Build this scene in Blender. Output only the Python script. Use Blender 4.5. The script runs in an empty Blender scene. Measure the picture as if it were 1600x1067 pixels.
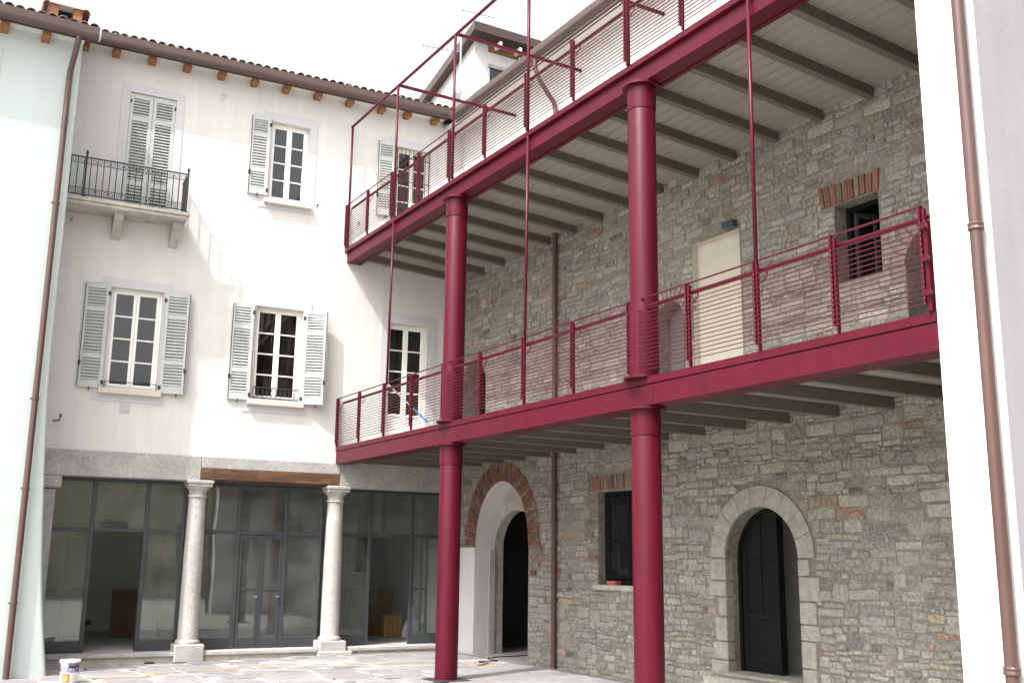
import bpy, math, random
from mathutils import Vector, Matrix
from mathutils.geometry import tessellate_polygon
rnd = random.Random(7)
SC = bpy.context.scene
COL = SC.collection
PI = math.pi

# ------------------------------------------------------------------ camera
YAW, PITCH, ROLL, FPX = 0.5348, 0.2050, 0.0124, 1629.7
cam = bpy.data.cameras.new('camera'); camo = bpy.data.objects.new('camera', cam); COL.objects.link(camo)
fw = Vector((math.sin(YAW)*math.cos(PITCH), math.cos(YAW)*math.cos(PITCH), math.sin(PITCH)))
r0 = Vector((math.cos(YAW), -math.sin(YAW), 0)); u0 = r0.cross(fw)
rt = math.cos(ROLL)*r0 + math.sin(ROLL)*u0
up = -math.sin(ROLL)*r0 + math.cos(ROLL)*u0
CAM = Vector((0, 0, 1.75))
camo.matrix_world = Matrix(((rt.x, up.x, -fw.x, CAM.x), (rt.y, up.y, -fw.y, CAM.y), (rt.z, up.z, -fw.z, CAM.z), (0, 0, 0, 1)))
cam.sensor_fit = 'HORIZONTAL'; cam.sensor_width = 36; cam.lens = FPX*36/1600
cam.clip_start = 0.1; cam.clip_end = 1000
SC.camera = camo

# ------------------------------------------------------------------ sky, sun, exposure
SUN = Vector((2.16, 0.87, -3.2)).normalized()       # direction the light travels
to_sun = -SUN
elev = math.asin(to_sun.z); azim = math.atan2(to_sun.x, to_sun.y)
W = bpy.data.worlds.new('World'); SC.world = W; W.use_nodes = True
nt = W.node_tree; nt.nodes.clear()
sky = nt.nodes.new('ShaderNodeTexSky'); sky.sky_type = 'NISHITA'; sky.sun_disc = False
sky.sun_elevation = elev; sky.sun_rotation = azim % (2*PI)
sky.air_density = 1.0; sky.dust_density = 6.0; sky.ozone_density = 0.6
hs = nt.nodes.new('ShaderNodeHueSaturation'); hs.inputs['Saturation'].default_value = 0.16
bg = nt.nodes.new('ShaderNodeBackground'); bg.inputs['Strength'].default_value = 0.15
wo = nt.nodes.new('ShaderNodeOutputWorld')
nt.links.new(sky.outputs[0], hs.inputs['Color']); nt.links.new(hs.outputs[0], bg.inputs[0]); nt.links.new(bg.outputs[0], wo.inputs[0])
sl = bpy.data.lights.new('sun', 'SUN'); sl.energy = 2.0; sl.angle = math.radians(0.6); sl.color = (1.0, 0.965, 0.915)
so = bpy.data.objects.new('sun', sl); COL.objects.link(so)
so.rotation_euler = SUN.to_track_quat('-Z', 'Y').to_euler()
vs = SC.view_settings; vs.view_transform = 'Standard'; vs.look = 'None'; vs.exposure = 1.55; vs.gamma = 1; vs.use_curve_mapping = False
SC.cycles.max_bounces = 10; SC.cycles.diffuse_bounces = 5; SC.cycles.transparent_max_bounces = 12

# ------------------------------------------------------------------ materials
def mat(name, col, rough=0.8, var=0.12, scale=6.0, bump=0.15, bscale=40.0, metal=0.0, spec=0.4, tint=False, var2=0.0, scale2=0.7, col2=None, stretch=(1, 1, 1), bdist=0.01, streak=0.0):
    m = bpy.data.materials.new(name); m.use_nodes = True
    n = m.node_tree.nodes; L = m.node_tree.links
    b = n['Principled BSDF']
    b.inputs['Roughness'].default_value = rough; b.inputs['Metallic'].default_value = metal
    b.inputs['Specular IOR Level'].default_value = spec
    tc = n.new('ShaderNodeTexCoord'); mp = n.new('ShaderNodeMapping'); mp.inputs['Scale'].default_value = stretch
    ge = n.new('ShaderNodeNewGeometry')
    L.new(ge.outputs['Position'] if tint else tc.outputs['Object'], mp.inputs[0])
    def noise(sc, det=5, rg=0.6):
        t = n.new('ShaderNodeTexNoise'); t.inputs['Scale'].default_value = sc; t.inputs['Detail'].default_value = det; t.inputs['Roughness'].default_value = rg
        L.new(mp.outputs[0], t.inputs['Vector']); return t
    c = n.new('ShaderNodeRGB'); c.outputs[0].default_value = (*col, 1); src = c.outputs[0]
    if tint:
        a = n.new('ShaderNodeAttribute'); a.attribute_name = 'tint'; src = a.outputs['Color']
    if col2:
        t = noise(scale2, 4); r = n.new('ShaderNodeValToRGB'); r.color_ramp.elements[0].position = 0.44; r.color_ramp.elements[1].position = 0.72
        L.new(t.outputs[0], r.inputs[0])
        mx = n.new('ShaderNodeMix'); mx.data_type = 'RGBA'; L.new(r.outputs[0], mx.inputs['Factor']); L.new(src, mx.inputs['A']); mx.inputs['B'].default_value = (*col2, 1); src = mx.outputs['Result']
    def modulate(src, tex, amt):
        mr = n.new('ShaderNodeMapRange'); mr.inputs['From Min'].default_value = 0.3; mr.inputs['From Max'].default_value = 0.7
        mr.inputs['To Min'].default_value = 1-amt; mr.inputs['To Max'].default_value = 1+amt*0.6
        L.new(tex.outputs[0], mr.inputs['Value'])
        vm = n.new('ShaderNodeVectorMath'); vm.operation = 'SCALE'; L.new(src, vm.inputs[0]); L.new(mr.outputs[0], vm.inputs['Scale']); return vm.outputs[0]
    if var: src = modulate(src, noise(scale), var)
    if var2: src = modulate(src, noise(scale2, 3), var2)
    if streak:
        mp2 = n.new('ShaderNodeMapping'); mp2.inputs['Scale'].default_value = (3.0, 3.0, 0.25); L.new(tc.outputs['Object'], mp2.inputs[0])
        t = n.new('ShaderNodeTexNoise'); t.inputs['Scale'].default_value = 2.0; t.inputs['Detail'].default_value = 6; L.new(mp2.outputs[0], t.inputs['Vector'])
        src = modulate(src, t, streak)
    L.new(src, b.inputs['Base Color'])
    if bump:
        t = noise(bscale, 6, 0.65); bp = n.new('ShaderNodeBump'); bp.inputs['Strength'].default_value = bump; bp.inputs['Distance'].default_value = bdist
        L.new(t.outputs[0], bp.inputs['Height']); L.new(bp.outputs[0], b.inputs['Normal'])
    return m
M = {}
M['cream'] = mat('cream_plaster', (0.565, 0.556, 0.538), 0.92, 0.035, 3.0, 0.3, 60, var2=0.05, scale2=0.6, streak=0.05, spec=0.2)
M['pale_green'] = mat('pale_green_plaster', (0.485, 0.54, 0.53), 0.92, 0.02, 3.0, 0.2, 60, var2=0.03, streak=0.03, spec=0.2)
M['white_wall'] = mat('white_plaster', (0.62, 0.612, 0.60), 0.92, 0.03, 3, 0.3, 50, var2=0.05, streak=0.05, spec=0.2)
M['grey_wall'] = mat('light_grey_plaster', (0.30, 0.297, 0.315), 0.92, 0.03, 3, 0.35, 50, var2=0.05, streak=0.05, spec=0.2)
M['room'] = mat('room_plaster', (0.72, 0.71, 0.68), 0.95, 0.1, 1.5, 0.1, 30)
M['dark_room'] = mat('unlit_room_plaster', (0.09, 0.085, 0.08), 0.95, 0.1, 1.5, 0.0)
M['trim'] = mat('grey_lilac_trim', (0.485, 0.48, 0.50), 0.9, 0.03, 4, 0.15, 60, spec=0.2)
M['shutter'] = mat('grey_green_paint', (0.43, 0.445, 0.43), 0.55, 0.05, 5, 0.05, 50)
M['frame'] = mat('white_window_paint', (0.78, 0.77, 0.73), 0.45, 0.03, 5, 0.03, 50)
M['sill'] = mat('pinkish_stone_sill', (0.52, 0.47, 0.42), 0.8, 0.15, 12, 0.2, 60)
M['red'] = mat('dark_red_paint', (0.072, 0.0036, 0.0125), 0.38, 0.10, 2.2, 0.06, 30, spec=0.20, streak=0.16)
M['joist'] = mat('taupe_painted_steel', (0.108, 0.095, 0.079), 0.6, 0.08, 4, 0.05, 40)
M['board'] = mat('pale_grey_boards', (0.24, 0.22, 0.188), 0.85, 0.12, 3, 0.2, 30, stretch=(0.4, 6, 6))
M['mortar'] = mat('lime_mortar', (0.24, 0.222, 0.188), 0.95, 0.40, 14, 0.9, 35, var2=0.25, scale2=0.8, bdist=0.03, spec=0.2)
M['stone'] = mat('rubble_stone', (0.3, 0.29, 0.27), 0.9, 0.40, 24, 0.9, 30, tint=True, var2=0.22, scale2=3.0, bdist=0.025, spec=0.2, col2=(0.27, 0.252, 0.218))
M['ashlar'] = mat('pale_cut_stone', (0.325, 0.307, 0.275), 0.88, 0.26, 16, 0.6, 35, var2=0.2, scale2=3, col2=(0.27, 0.255, 0.225), spec=0.2)
M['brick'] = mat('old_red_brick', (0.34, 0.13, 0.075), 0.92, 0.3, 18, 0.5, 60, tint=True, spec=0.2)
M['granite'] = mat('grey_granite', (0.40, 0.385, 0.365), 0.8, 0.40, 45, 0.3, 80, var2=0.16, scale2=3.5)
M['lintel'] = mat('weathered_granite', (0.36, 0.35, 0.335), 0.85, 0.28, 30, 0.35, 70, var2=0.2, scale2=2.0)
M['timber'] = mat('old_brown_timber', (0.11, 0.055, 0.028), 0.85, 0.5, 5, 0.7, 20, stretch=(0.8, 5, 5), var2=0.4, scale2=1.5)
M['rafter'] = mat('orange_rafter_wood', (0.24, 0.11, 0.045), 0.75, 0.25, 4, 0.15, 20, stretch=(8, 0.7, 8))
M['metal'] = mat('anthracite_metal', (0.035, 0.038, 0.045), 0.45, 0.05, 4, 0.0, spec=0.5)
M['darkdoor'] = mat('dark_green_door_paint', (0.006, 0.008, 0.0075), 0.6, 0.1, 4, 0.05, 30, spec=0.12)
M['gutter'] = mat('brown_gutter_metal', (0.080, 0.054, 0.049), 0.45, 0.08, 2, 0.03, 20, spec=0.35)
M['pipe'] = mat('copper_brown_pipe', (0.082, 0.043, 0.037), 0.4, 0.12, 2, 0.02, 20, spec=0.5, var2=0.15)
M['pipe_dark'] = mat('dark_brown_pipe', (0.10, 0.05, 0.038), 0.5, 0.1, 2, 0.0)
M['tile'] = mat('terracotta_roof_tile', (0.23, 0.14, 0.105), 0.9, 0.3, 8, 0.3, 30, tint=True)
M['iron'] = mat('black_wrought_iron', (0.022, 0.022, 0.024), 0.5, 0.0, 4, 0.0)
M['concrete'] = mat('weathered_concrete', (0.40, 0.375, 0.33), 0.9, 0.22, 9, 0.4, 40, var2=0.2, scale2=2)
M['slab'] = mat('grey_lilac_paving', (0.27, 0.265, 0.275), 0.75, 0.2, 9, 0.2, 30, tint=True, var2=0.12, scale2=2.5)
M['ground'] = mat('sandy_joint_ground', (0.42, 0.40, 0.37), 0.95, 0.2, 5, 0.3, 30)
M['floor'] = mat('dusty_concrete_floor', (0.38, 0.37, 0.35), 0.9, 0.2, 4, 0.1, 30)
M['door_grey'] = mat('grey_door_paint', (0.13, 0.127, 0.122), 0.6, 0.05, 5, 0.03)
M['white_plastic'] = mat('white_plastic', (0.78, 0.77, 0.75), 0.4, 0.02, 3, 0)
M['navy'] = mat('navy_print', (0.05, 0.045, 0.16), 0.4, 0.03, 3, 0)
M['orange_print'] = mat('orange_print', (0.75, 0.36, 0.06), 0.4, 0.05, 3, 0)
M['maroon_print'] = mat('maroon_print', (0.30, 0.08, 0.12), 0.4, 0.05, 3, 0)
M['yellow'] = mat('yellow_cable_rubber', (0.42, 0.30, 0.12), 0.6, 0.05, 3, 0)
M['black'] = mat('black_rubber', (0.02, 0.02, 0.02), 0.6, 0.05, 3, 0)
M['blue'] = mat('blue_plastic', (0.03, 0.16, 0.34), 0.45, 0.05, 3, 0)
M['steel'] = mat('dull_zinc_steel', (0.42, 0.43, 0.45), 0.4, 0.06, 3, 0, metal=0.6)
M['card'] = mat('brown_cardboard', (0.20, 0.13, 0.075), 0.9, 0.12, 5, 0.05)
M['crate'] = mat('raw_wood', (0.35, 0.22, 0.10), 0.85, 0.2, 5, 0.1, stretch=(1, 1, 6))
def glass(name, tint, refl=1.0, tr=0.85, dust=0.03):
    m = bpy.data.materials.new(name); m.use_nodes = True
    n = m.node_tree.nodes; L = m.node_tree.links; n.clear()
    out = n.new('ShaderNodeOutputMaterial'); mix = n.new('ShaderNodeMixShader')
    t = n.new('ShaderNodeBsdfTransparent'); t.inputs[0].default_value = (*[c*tr for c in tint], 1)
    g = n.new('ShaderNodeBsdfGlossy'); g.inputs['Roughness'].default_value = 0.015
    fr = n.new('ShaderNodeFresnel'); fr.inputs[0].default_value = 1.55
    mu = n.new('ShaderNodeMath'); mu.operation = 'MULTIPLY_ADD'; mu.inputs[1].default_value = 1.3*refl; mu.inputs[2].default_value = 0.02*refl; mu.use_clamp = True
    tc = n.new('ShaderNodeTexCoord'); ns = n.new('ShaderNodeTexNoise'); ns.inputs['Scale'].default_value = 1.3; ns.inputs['Detail'].default_value = 2
    bp = n.new('ShaderNodeBump'); bp.inputs['Strength'].default_value = 0.025; bp.inputs['Distance'].default_value = 0.05
    L.new(tc.outputs['Object'], ns.inputs['Vector']); L.new(ns.outputs[0], bp.inputs['Height']); L.new(bp.outputs[0], g.inputs['Normal'])
    df = n.new('ShaderNodeBsdfDiffuse'); df.inputs[0].default_value = (.5, .5, .48, 1)
    n2 = n.new('ShaderNodeTexNoise'); n2.inputs['Scale'].default_value = 2.2; n2.inputs['Detail'].default_value = 6; L.new(tc.outputs['Object'], n2.inputs['Vector'])
    mr = n.new('ShaderNodeMapRange'); mr.inputs['From Min'].default_value = .35; mr.inputs['From Max'].default_value = .7; mr.inputs['To Min'].default_value = dust*.3; mr.inputs['To Max'].default_value = dust; L.new(n2.outputs[0], mr.inputs['Value'])
    md = n.new('ShaderNodeMixShader'); L.new(mr.outputs[0], md.inputs[0]); L.new(t.outputs[0], md.inputs[1]); L.new(df.outputs[0], md.inputs[2])
    L.new(fr.outputs[0], mu.inputs[0]); L.new(mu.outputs[0], mix.inputs[0]); L.new(md.outputs[0], mix.inputs[1]); L.new(g.outputs[0], mix.inputs[2]); L.new(mix.outputs[0], out.inputs[0])
    return m
M['glass'] = glass('window_glass', (0.62, 0.66, 0.66), 1.0, 0.7)
M['shopglass'] = glass('shop_glass', (0.72, 0.82, 0.77), 1.1, 0.85, 0.13)

# ------------------------------------------------------------------ mesh builder
class MB:
    def __init__(s): s.v = []; s.f = []; s.c = []; s.cur = None
    def add(s, vs, fs, col=None):
        o = len(s.v); s.v += [tuple(p) for p in vs]
        for f in fs: s.f.append(tuple(i+o for i in f)); s.c.append(col or s.cur)
        return s
    def box(s, x0, x1, y0, y1, z0, z1, ch=0.0, col=None):
        if ch <= 0:
            v = [(x, y, z) for x in (x0, x1) for y in (y0, y1) for z in (z0, z1)]
            return s.add(v, [(0, 1, 3, 2), (4, 6, 7, 5), (0, 4, 5, 1), (2, 3, 7, 6), (0, 2, 6, 4), (1, 5, 7, 3)], col)
        c = min(ch, (x1-x0)*.45, (y1-y0)*.45, (z1-z0)*.45)
        v = []; ix = {}
        for a, (X, sx) in enumerate(((x0, 1), (x1, -1))):
            for b, (Y, sy) in enumerate(((y0, 1), (y1, -1))):
                for d, (Z, sz) in enumerate(((z0, 1), (z1, -1))):
                    ix[a, b, d] = len(v)
                    v += [(X, Y+sy*c, Z+sz*c), (X+sx*c, Y, Z+sz*c), (X+sx*c, Y+sy*c, Z)]
        I = lambda a, b, d, k: ix[a, b, d]+k
        f = []
        for a in (0, 1): f.append([I(a, 0, 0, 0), I(a, 0, 1, 0), I(a, 1, 1, 0), I(a, 1, 0, 0)])
        for b in (0, 1): f.append([I(0, b, 0, 1), I(1, b, 0, 1), I(1, b, 1, 1), I(0, b, 1, 1)])
        for d in (0, 1): f.append([I(0, 0, d, 2), I(0, 1, d, 2), I(1, 1, d, 2), I(1, 0, d, 2)])
        for b in (0, 1):
            for d in (0, 1): f.append([I(0, b, d, 1), I(0, b, d, 2), I(1, b, d, 2), I(1, b, d, 1)])
        for a in (0, 1):
            for d in (0, 1): f.append([I(a, 0, d, 0), I(a, 0, d, 2), I(a, 1, d, 2), I(a, 1, d, 0)])
        for a in (0, 1):
            for b in (0, 1): f.append([I(a, b, 0, 0), I(a, b, 0, 1), I(a, b, 1, 1), I(a, b, 1, 0)])
        for k in ix: i = ix[k]; f.append([i, i+1, i+2])
        ctr = Vector(((x0+x1)/2, (y0+y1)/2, (z0+z1)/2)); ff = []
        for q in f:
            p = [Vector(v[i]) for i in q]; nrm = (p[1]-p[0]).cross(p[2]-p[0]); mid = sum(p, Vector())/len(p)
            ff.append(q if nrm.dot(mid-ctr) > 0 else q[::-1])
        return s.add(v, ff, col)
    def tube(s, pts, r, n=8, cap=True, r1=None):
        pts = [Vector(p) for p in pts]; rings = []; N = len(pts); prev = None
        for i, p in enumerate(pts):
            t = (pts[min(i+1, N-1)]-pts[max(i-1, 0)]).normalized()
            if prev is None:
                ref = Vector((0, 0, 1)) if abs(t.z) < .9 else Vector((1, 0, 0)); a = t.cross(ref).normalized()
            else: a = (prev-t*prev.dot(t)).normalized()
            prev = a; b = t.cross(a); rr = r if r1 is None else r+(r1-r)*i/(N-1)
            rings.append([p+a*rr*math.cos(2*PI*k/n)+b*rr*math.sin(2*PI*k/n) for k in range(n)])
        v = [q for g in rings for q in g]; f = []
        for i in range(N-1):
            for k in range(n): f.append((i*n+k, i*n+(k+1) % n, (i+1)*n+(k+1) % n, (i+1)*n+k))
        if cap: f.append(tuple(range(n))[::-1]); f.append(tuple((N-1)*n+k for k in range(n)))
        return s.add(v, f)
    def lathe(s, prof, cx, cy, n=32):
        v = []; f = []
        for r, z in prof: v += [(cx+r*math.cos(2*PI*k/n), cy+r*math.sin(2*PI*k/n), z) for k in range(n)]
        for i in range(len(prof)-1):
            for k in range(n): f.append((i*n+k, i*n+(k+1) % n, (i+1)*n+(k+1) % n, (i+1)*n+k))
        f.append(tuple(range(n))[::-1]); f.append(tuple((len(prof)-1)*n+k for k in range(n)))
        return s.add(v, f)
    def prismY(s, poly, y0, y1):           # polygon in (x, z) extruded along y
        n = len(poly); v = [(x, y0, z) for x, z in poly]+[(x, y1, z) for x, z in poly]
        f = [tuple(range(n)), tuple(range(2*n-1, n-1, -1))]+[(i, i+n, (i+1) % n+n, (i+1) % n) for i in range(n)]
        return s.add(v, f)
    def prismX(s, poly, x0, x1):           # polygon in (y, z) extruded along x
        n = len(poly); v = [(x0, y, z) for y, z in poly]+[(x1, y, z) for y, z in poly]
        f = [tuple(range(n)), tuple(range(2*n-1, n-1, -1))]+[(i, i+n, (i+1) % n+n, (i+1) % n) for i in range(n)]
        return s.add(v, f)
    def mesh(s, name, m, smooth=False):
        me = bpy.data.meshes.new(name); me.from_pydata(s.v, [], s.f)
        if any(c is not None for c in s.c):
            at = me.color_attributes.new('tint', 'FLOAT_COLOR', 'CORNER'); k = 0; flat = []
            for f, c in zip(s.f, s.c): flat += list((*(c or (.3, .3, .3)), 1))*len(f)
            at.data.foreach_set('color', flat)
        if smooth: me.polygons.foreach_set('use_smooth', [True]*len(s.f))
        me.materials.append(m); me.validate(); me.update(); return me
    def build(s, name, m, parent=None, smooth=False, loc=(0, 0, 0), rot=None, fix=True):
        if m is None: m = M['cream']
        me = s.mesh(name, m, smooth)
        if fix: normals_out(me)
        if smooth:
            try: me.set_sharp_from_angle(angle=math.radians(42))
            except Exception: pass
        return link(name, me, parent, loc, rot)
def normals_out(me):
    import bmesh
    b = bmesh.new(); b.from_mesh(me); bmesh.ops.recalc_face_normals(b, faces=b.faces); b.to_mesh(me); b.free()
def link(name, me, parent=None, loc=(0, 0, 0), rot=None):
    o = bpy.data.objects.new(name, me); COL.objects.link(o); o.location = loc
    if rot: o.rotation_euler = rot
    if parent is not None: o.parent = parent
    return o
def thing(name, label, cat, loc=(0, 0, 0), rz=0, group=None):
    o = bpy.data.objects.new(name, None); COL.objects.link(o); o.empty_display_size = .3
    o.location = loc; o.rotation_euler = (0, 0, rz); return tag(o, label, cat, group)
def tag(o, label, cat, group=None):
    o['label'] = label; o['category'] = cat
    if group: o['group'] = group
    return o
def arc(cx, cz, a, b, t0, t1, n): return [(cx+a*math.cos(t0+(t1-t0)*i/n), cz+b*math.sin(t0+(t1-t0)*i/n)) for i in range(n+1)]
def arch_loop(cx, hw, spring, crown, base, n=20):   # (x, z) outline, counter-clockwise
    return [(cx-hw, base), (cx+hw, base)]+arc(cx, spring, hw, crown-spring, 0, PI, n)
def rect_loop(x0, x1, z0, z1): return [(x0, z0), (x1, z0), (x1, z1), (x0, z1)]
def holed_wall(outer, holes, y=0.0):
    loops = [[Vector((x, z, 0)) for x, z in outer]]+[[Vector((x, z, 0)) for x, z in h[::-1]] for h in holes]
    tris = tessellate_polygon(loops); flat = [p for l in loops for p in l]
    mb = MB(); mb.add([(p.x, y, p.y) for p in flat], [])
    for t in tris:
        a, b, c = (flat[i] for i in t)
        ar = (b-a).cross(c-a).z
        if abs(ar) < 1e-9: continue
        mb.f.append(tuple(t) if ar > 0 else tuple(t[::-1])); mb.c.append(None)
    return mb
def reveal(mb, loop, y0, y1, skip_first=False):
    n = len(loop)
    for i in range(1 if skip_first else 0, n):
        (x0, z0), (x1, z1) = loop[i], loop[(i+1) % n]
        mb.add([(x0, y0, z0), (x1, y0, z1), (x1, y1, z1), (x0, y1, z0)], [(0, 1, 2, 3)])
def room(mb, x0, x1, y0, y1, z0, z1):     # five inward faces, open at y0
    v = [(x, y, z) for x in (x0, x1) for y in (y0, y1) for z in (z0, z1)]
    mb.add(v, [(0, 1, 3, 2), (4, 6, 7, 5), (2, 3, 7, 6), (0, 2, 6, 4), (1, 5, 7, 3)])
    return mb

A, B = 7.2209, 9.7217                    # gallery fascia and stone wall, world X
Y0 = 18.701; S = -0.0602
WH_RZ = math.atan(S)
YC = Y0+S*(B-A)                          # inner corner, world Y
def gz(x): return -0.02*max(0.0, min(6.5, 7.2-x))

# ------------------------------------------------------------------ ground
mb = MB(); xs = [-150, -30, -6, -3, 0.7, 2, 3, 4, 5, 6, 7.2, 12, 40, 150]; ys = [-150, -20, 0, 8, 14, 19, 40, 150]
mb.add([(x, y, gz(x)-.012) for x in xs for y in ys], [(i*len(ys)+j, (i+1)*len(ys)+j, (i+1)*len(ys)+j+1, i*len(ys)+j+1) for i in range(len(xs)-1) for j in range(len(ys)-1)])
ground = mb.build('courtyard_ground', M['ground'], fix=False); ground['kind'] = 'structure'
y = 11.4
while y < 18.55:
    d = rnd.uniform(.30, .46); x = 1.2+rnd.uniform(0, .5)
    while x < 9.68:
        w = rnd.uniform(.45, .95); x1 = min(x+w, 9.69)
        lim = 18.62 if x > 2.5 else 17.85
        if x1-x > .12 and y+d < lim+.25 and (x > 2.0+(y-15)*-.6):
            g = rnd.uniform(.86, 1.14); wmt = rnd.uniform(-.006, .016)
            if rnd.random() < .06: g *= 1.35
            c = (.235*g+wmt, .225*g, .23*g-wmt*.3)
            zc = gz((x+x1)/2); j = .009
            mb = MB()
            mb.box(x+j-(x+x1)/2, x1-j-(x+x1)/2, -d/2+j, d/2-j, -.03, .0+rnd.uniform(-.002, .003), .006, c)
            mb.build('paving_slab', M['slab'], ground, loc=((x+x1)/2, y+d/2, zc), rot=(0, math.atan(.02) if x < 6.9 else 0, 0), fix=False)
        x = x1
    y += d
# ================================================================== WHITE HOUSE
wh = thing('white_house', 'cream plastered three-storey house with grey-green louvred shutters and granite shop columns', 'house', (A, Y0, 0), WH_RZ)
openings = {  # u0,u1,z0,z1
 'low1': (-4.21, -3.33, 4.56, 6.36), 'low2': (-1.66, -.76, 4.56, 6.33), 'up2': (-1.585, -.82, 8.44, 10.03), 'up3': (1.0, 1.765, 8.44, 10.03),
 'balc': (-4.2, -3.38, 7.73, 10.06), 'gdoor': (.955, 1.80, 3.79, 6.30)}
mb = holed_wall(rect_loop(-7.0, 2.9, 3.472, 10.86), [rect_loop(*o) for o in openings.values()])
for k, o in openings.items(): reveal(mb, rect_loop(*o), 0, .22)
mb.build('wall', M['cream'], wh, fix=False)
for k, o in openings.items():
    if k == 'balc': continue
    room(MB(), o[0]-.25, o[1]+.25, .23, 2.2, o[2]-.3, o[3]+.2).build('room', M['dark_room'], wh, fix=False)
# plaster surrounds
def surround(u0, u1, z0, z1, o, bottom=True):
    mb = MB(); t = -.012
    mb.box(u0, u1, t, .004, o[3]+.001, z1); mb.box(u0, o[0]-.001, t, .004, o[2], o[3]); mb.box(o[1]+.001, u1, t, .004, o[2], o[3])
    if bottom: mb.box(u0, u1, t, .004, z0, o[2]-.001)
    return mb.build('plaster_surround', M['trim'], wh)
surround(-4.38, -3.19, 4.33, 6.52, openings['low1']); surround(-1.80, -.60, 4.33, 6.49, openings['low2'])
surround(-1.76, -.67, 8.26, 10.215, openings['up2']); surround(.85, 1.95, 8.26, 10.2, openings['up3'])
surround(-4.35, -3.24, 7.73, 10.215, openings['balc'], False); surround(.82, 2.0, 3.79, 6.51, openings['gdoor'], False)
# windows
def window(o, rows=4, bottom_panel=0.0, y=.10, bars=False):
    u0, u1, z0, z1 = o; um = (u0+u1)/2
    f = MB(); t = .045; y1 = y+.06; ch = .005
    f.box(u0, u0+t, y, y1, z0, z1, ch); f.box(u1-t, u1, y, y1, z0, z1, ch); f.box(u0+t, u1-t, y, y1, z1-t, z1, ch); f.box(u0+t, u1-t, y, y1, z0, z0+t, ch)
    fr = f.build('window', M['frame'], wh)
    for a, b in ((u0+t, um-.002), (um+.002, u1-t)):
        s = MB(); k = .05; ya, yb = y-.012, y+.04
        zb = z0+t+bottom_panel; s.box(a, a+k, ya, yb, z0+t, z1-t, ch); s.box(b-k, b, ya, yb, z0+t, z1-t, ch)
        s.box(a+k, b-k, ya, yb, z1-t-k, z1-t, ch); s.box(a+k, b-k, ya, yb, z0+t, z0+t+k, ch)
        if bottom_panel: s.box(a+k, b-k, ya+.015, yb-.01, z0+t+k, zb, 0); s.box(a+k, b-k, ya, yb, zb, zb+k, ch)
        lo = (zb if bottom_panel else z0+t)+k; hi = z1-t-k; h = (hi-lo)/rows
        for r in range(1, rows): s.box(a+k, b-k, ya+.004, yb-.006, lo+r*h-.012, lo+r*h+.012, .003)
        s.build('sash', M['frame'], fr)
        for r in range(rows):
            p = MB(); e = .012 if r else 0; e1 = .012 if r < rows-1 else 0
            p.box(a+k-.003, b-k+.003, y+.012, y+.016, lo+r*h+e-.003, lo+(r+1)*h-e1+.003)
            p.build('pane', M['glass'], fr)
    return fr
def sill(fr, u0, u1, z0, z1, d=.10):
    MB().box(u0, u1, -d, .10, z0, z1, .01).build('window_sill', M['sill'], fr)
w1 = window(openings['low1']); sill(w1, -4.30, -3.25, 4.455, 4.557)
w2 = window(openings['low2']); sill(w2, -1.74, -.68, 4.455, 4.557)
w3 = window(openings['up2']); sill(w3, -1.66, -.74, 8.345, 8.437)
w4 = window(openings['up3']); sill(w4, .93, 1.84, 8.345, 8.437)
window(openings['gdoor'], 4, .62)
# wrought iron sill grille with ovals on low2, plain bar on low1
g = MB(); z0 = 4.60; u = -1.63
for zz in (4.60, 4.80): g.tube([(-1.66, .02, zz), (-.76, .02, zz)], .008, 5)
while u < -.82:
    g.tube([(u+.055+.055*math.cos(a*PI/8), .02, 4.70+.095*math.sin(a*PI/8)) for a in range(17)], .006, 5, False); u += .085
g.build('sill_grille', M['iron'], w2)
MB().tube([(-4.21, .0, 4.68), (-3.33, .0, 4.68)], .007, 5).tube([(-4.2, .0, 4.56), (-4.2, .0, 4.70)], .006, 5).tube([(-3.34, .0, 4.56), (-3.34, .0, 4.70)], .006, 5).build('sill_bar', M['iron'], w1)
g = MB()
for k in range(9): g.tube([(1.03+.088*k, -.01, 8.46), (1.03+.088*k, -.01, 10.0)], .008, 5)
for zz in (8.75, 9.3, 9.8): g.tube([(1.0, -.01, zz), (1.765, -.01, zz)], .008, 5)
g.build('window_grille', M['iron'], w4)
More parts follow.
